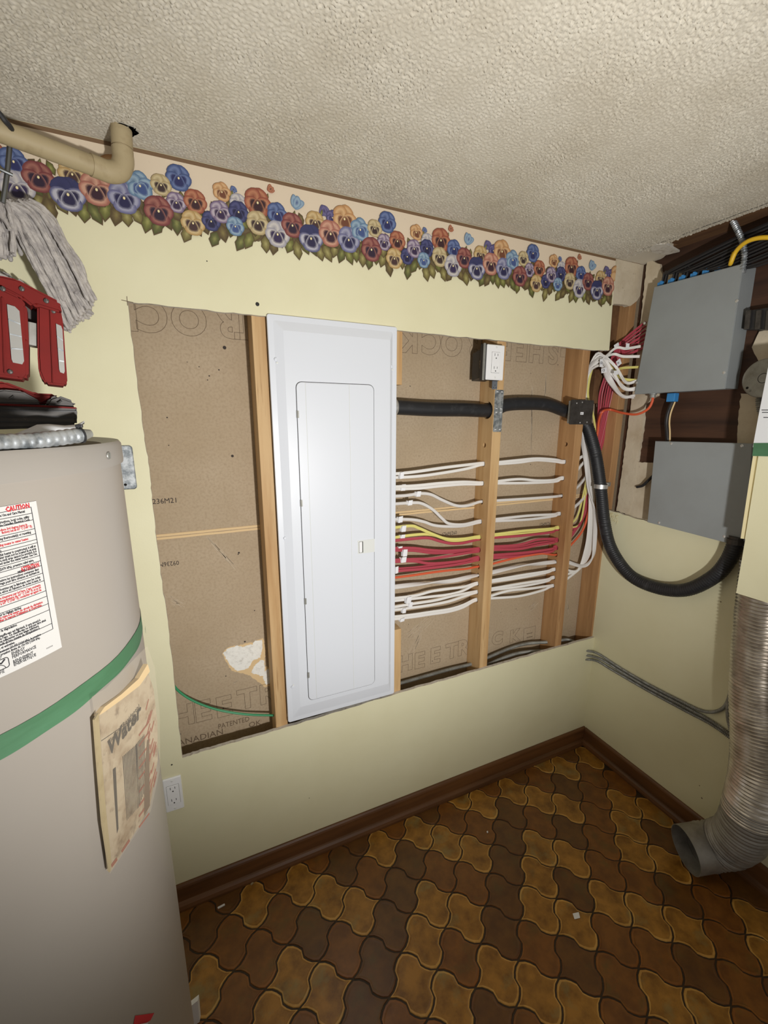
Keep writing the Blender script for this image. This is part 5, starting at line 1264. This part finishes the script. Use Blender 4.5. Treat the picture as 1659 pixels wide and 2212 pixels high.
bm.faces.new([bm.verts.new(hc+Vector(((.021+rr_.uniform(-.004, .005))*math.cos(2*PI*i/18), (.021+rr_.uniform(-.004, .005))*math.sin(2*PI*i/18), 0))) for i in range(18)])
bmesh.ops.solidify(bm, geom=bm.faces[:], thickness=.0005); obj('ceiling_hole', bm, M['hole'], ce)
mo = thing('mop', 'grey string mop hanging from a wire frame on the tan pipe', 'mop', at(20, 600, 1, -.10))
bm = BM(); rm = random.Random(12)
def strand(px, y0, y1, r=.0042):
    P = [at(u, v, 1, y0+(y1-y0)*i/(len(px)-1)) for i, (u, v) in enumerate(px)]
    Q = resample(smooth_pts(P, 5), .008)
    w = [rm.uniform(.8, 1.15) for _ in range(len(Q))]
    sweep(bm, Q, circ(r, 7), rad=lambda i: w[i]*(.6 if i in (0, len(Q)-1) else 1), twist=.3)
for k in range(150):
    t = k/149; j = lambda s: rm.uniform(-s, s)
    st_ = (62-66*t+j(5), 434+3*t+j(5))
    m1 = (122-78*t+j(6), 492+20*t+j(9)); m2 = (168-72*t+j(7), 573+38*t+j(9))
    e = (203-58*t+j(6), 648+66*t+j(10)); 
    if rm.random() < .35: e = (m2[0]+(e[0]-m2[0])*.5, m2[1]+(e[1]-m2[1])*.5)
    y = -.11+.075*rm.random()
    strand([st_, ((st_[0]+m1[0])/2+6, (st_[1]+m1[1])/2-6), m1, m2, e], y, y+rm.uniform(-.015, .015))
for k in range(46):
    j = lambda s: rm.uniform(-s, s); a = rm.uniform(-70, 30); y = -.12+.07*rm.random(); L = rm.uniform(60, 130)
    strand([(a, 436+j(5)), (a+6+j(4), 470), (a+14+j(6), 436+L*.7), (a+18+j(8), 436+L)], y, y-.01)
for k in range(44):
    j = lambda s: rm.uniform(-s, s); a = rm.uniform(-50, 90); y = -.10+.06*rm.random()
    strand([(a-40, 575+a*.42+j(8)), (a, 600+a*.48+j(8)), (a+30, 618+a*.5+j(8)), (a+58+j(10), 640+a*.55+j(8))], y, y+.01)
for k in range(60):
    j = lambda s: rm.uniform(-s, s); a = rm.uniform(0, 1); y = -.08+.05*rm.random()
    strand([(92+40*a+j(6), 575+30*a+j(10)), (106+45*a+j(6), 620+15*a+j(8)), (122+45*a+j(6), 660+j(8)), (140+58*a+j(5), 712-38*a+j(10))], y, y+.01)
yo = obj('yarn_head', bm, M['yarn'], mo, smooth=True); yo['kind'] = 'stuff'
bm = BM(); ym = -.135
tube(bm, [at(22, 296, 1, ym), at(18, 350, 1, ym), at(12, 400, 1, ym), at(6, 438, 1, ym)], .0042, 8)
tube(bm, [at(-60, 268, 1, ym-.03), at(-5, 299, 1, ym-.01), at(28, 315, 1, ym)], .0032, 8); tube(bm, [at(-60, 335, 1, ym-.03), at(-5, 363, 1, ym-.01), at(27, 378, 1, ym)], .0032, 8)
obj('wire_frame', bm, M['wire'], mo, smooth=True)
bm = BM(); tube(bm, [at(-40, 208, 1, -.19), at(-4, 242, 1, -.178), at(12, 262, 1, -.172), at(24, 278, 1, -.16), at(22, 298, 1, -.14)], .0046, 8); obj('hook', bm, M['black'], mo, smooth=True)
bm = BM(); c = at(22, 298, 1, -.135); box(bm, c-Vector((.006, .006, .004)), c+Vector((.006, .006, .010)), .001); obj('nut', bm, M['steel'], mo)

# ------------------------------------------------------------------ litter on the floor
def scrap(px, label, m, t=.0015, z=.0006):
    bm = BM(); prism(bm, [at(u, v, 2, z) for u, v in px], (0, 0, t)); o = obj('scrap', bm, M[m]); tag(o, label, 'scrap')
scrap([(1237, 1974), (1250, 1971), (1253, 1983), (1241, 1986)], 'small white paper square on an ochre floor tile', 'tagm')
scrap([(470, 1961), (485, 1953), (486, 1956), (471, 1964)], 'thin white splinter on the floor close to the baseboard', 'tagm', .003)
scrap([(541, 1911), (546, 1906), (548, 1908), (543, 1913)], 'tiny brown chip on the floor against the baseboard', 'pipe', .003)
scrap([(1051, 1797), (1054, 1796), (1054.5, 1799), (1052, 1800)], 'tiny pale crumb on the dark floor tiles', 'tagm', .003)
b = at(424, 2216, 2, 0); bm = BM(); prism(bm, [b+Vector((-.014, 0, .001)), b+Vector((.008, .004, .001)), b+Vector((.010, .004, .075)), b+Vector((-.012, 0, .072))], (.003, .012, 0))
tag(obj('card_strip', bm, M['tagm']), 'white card strip standing at the foot of the water heater', 'scrap')
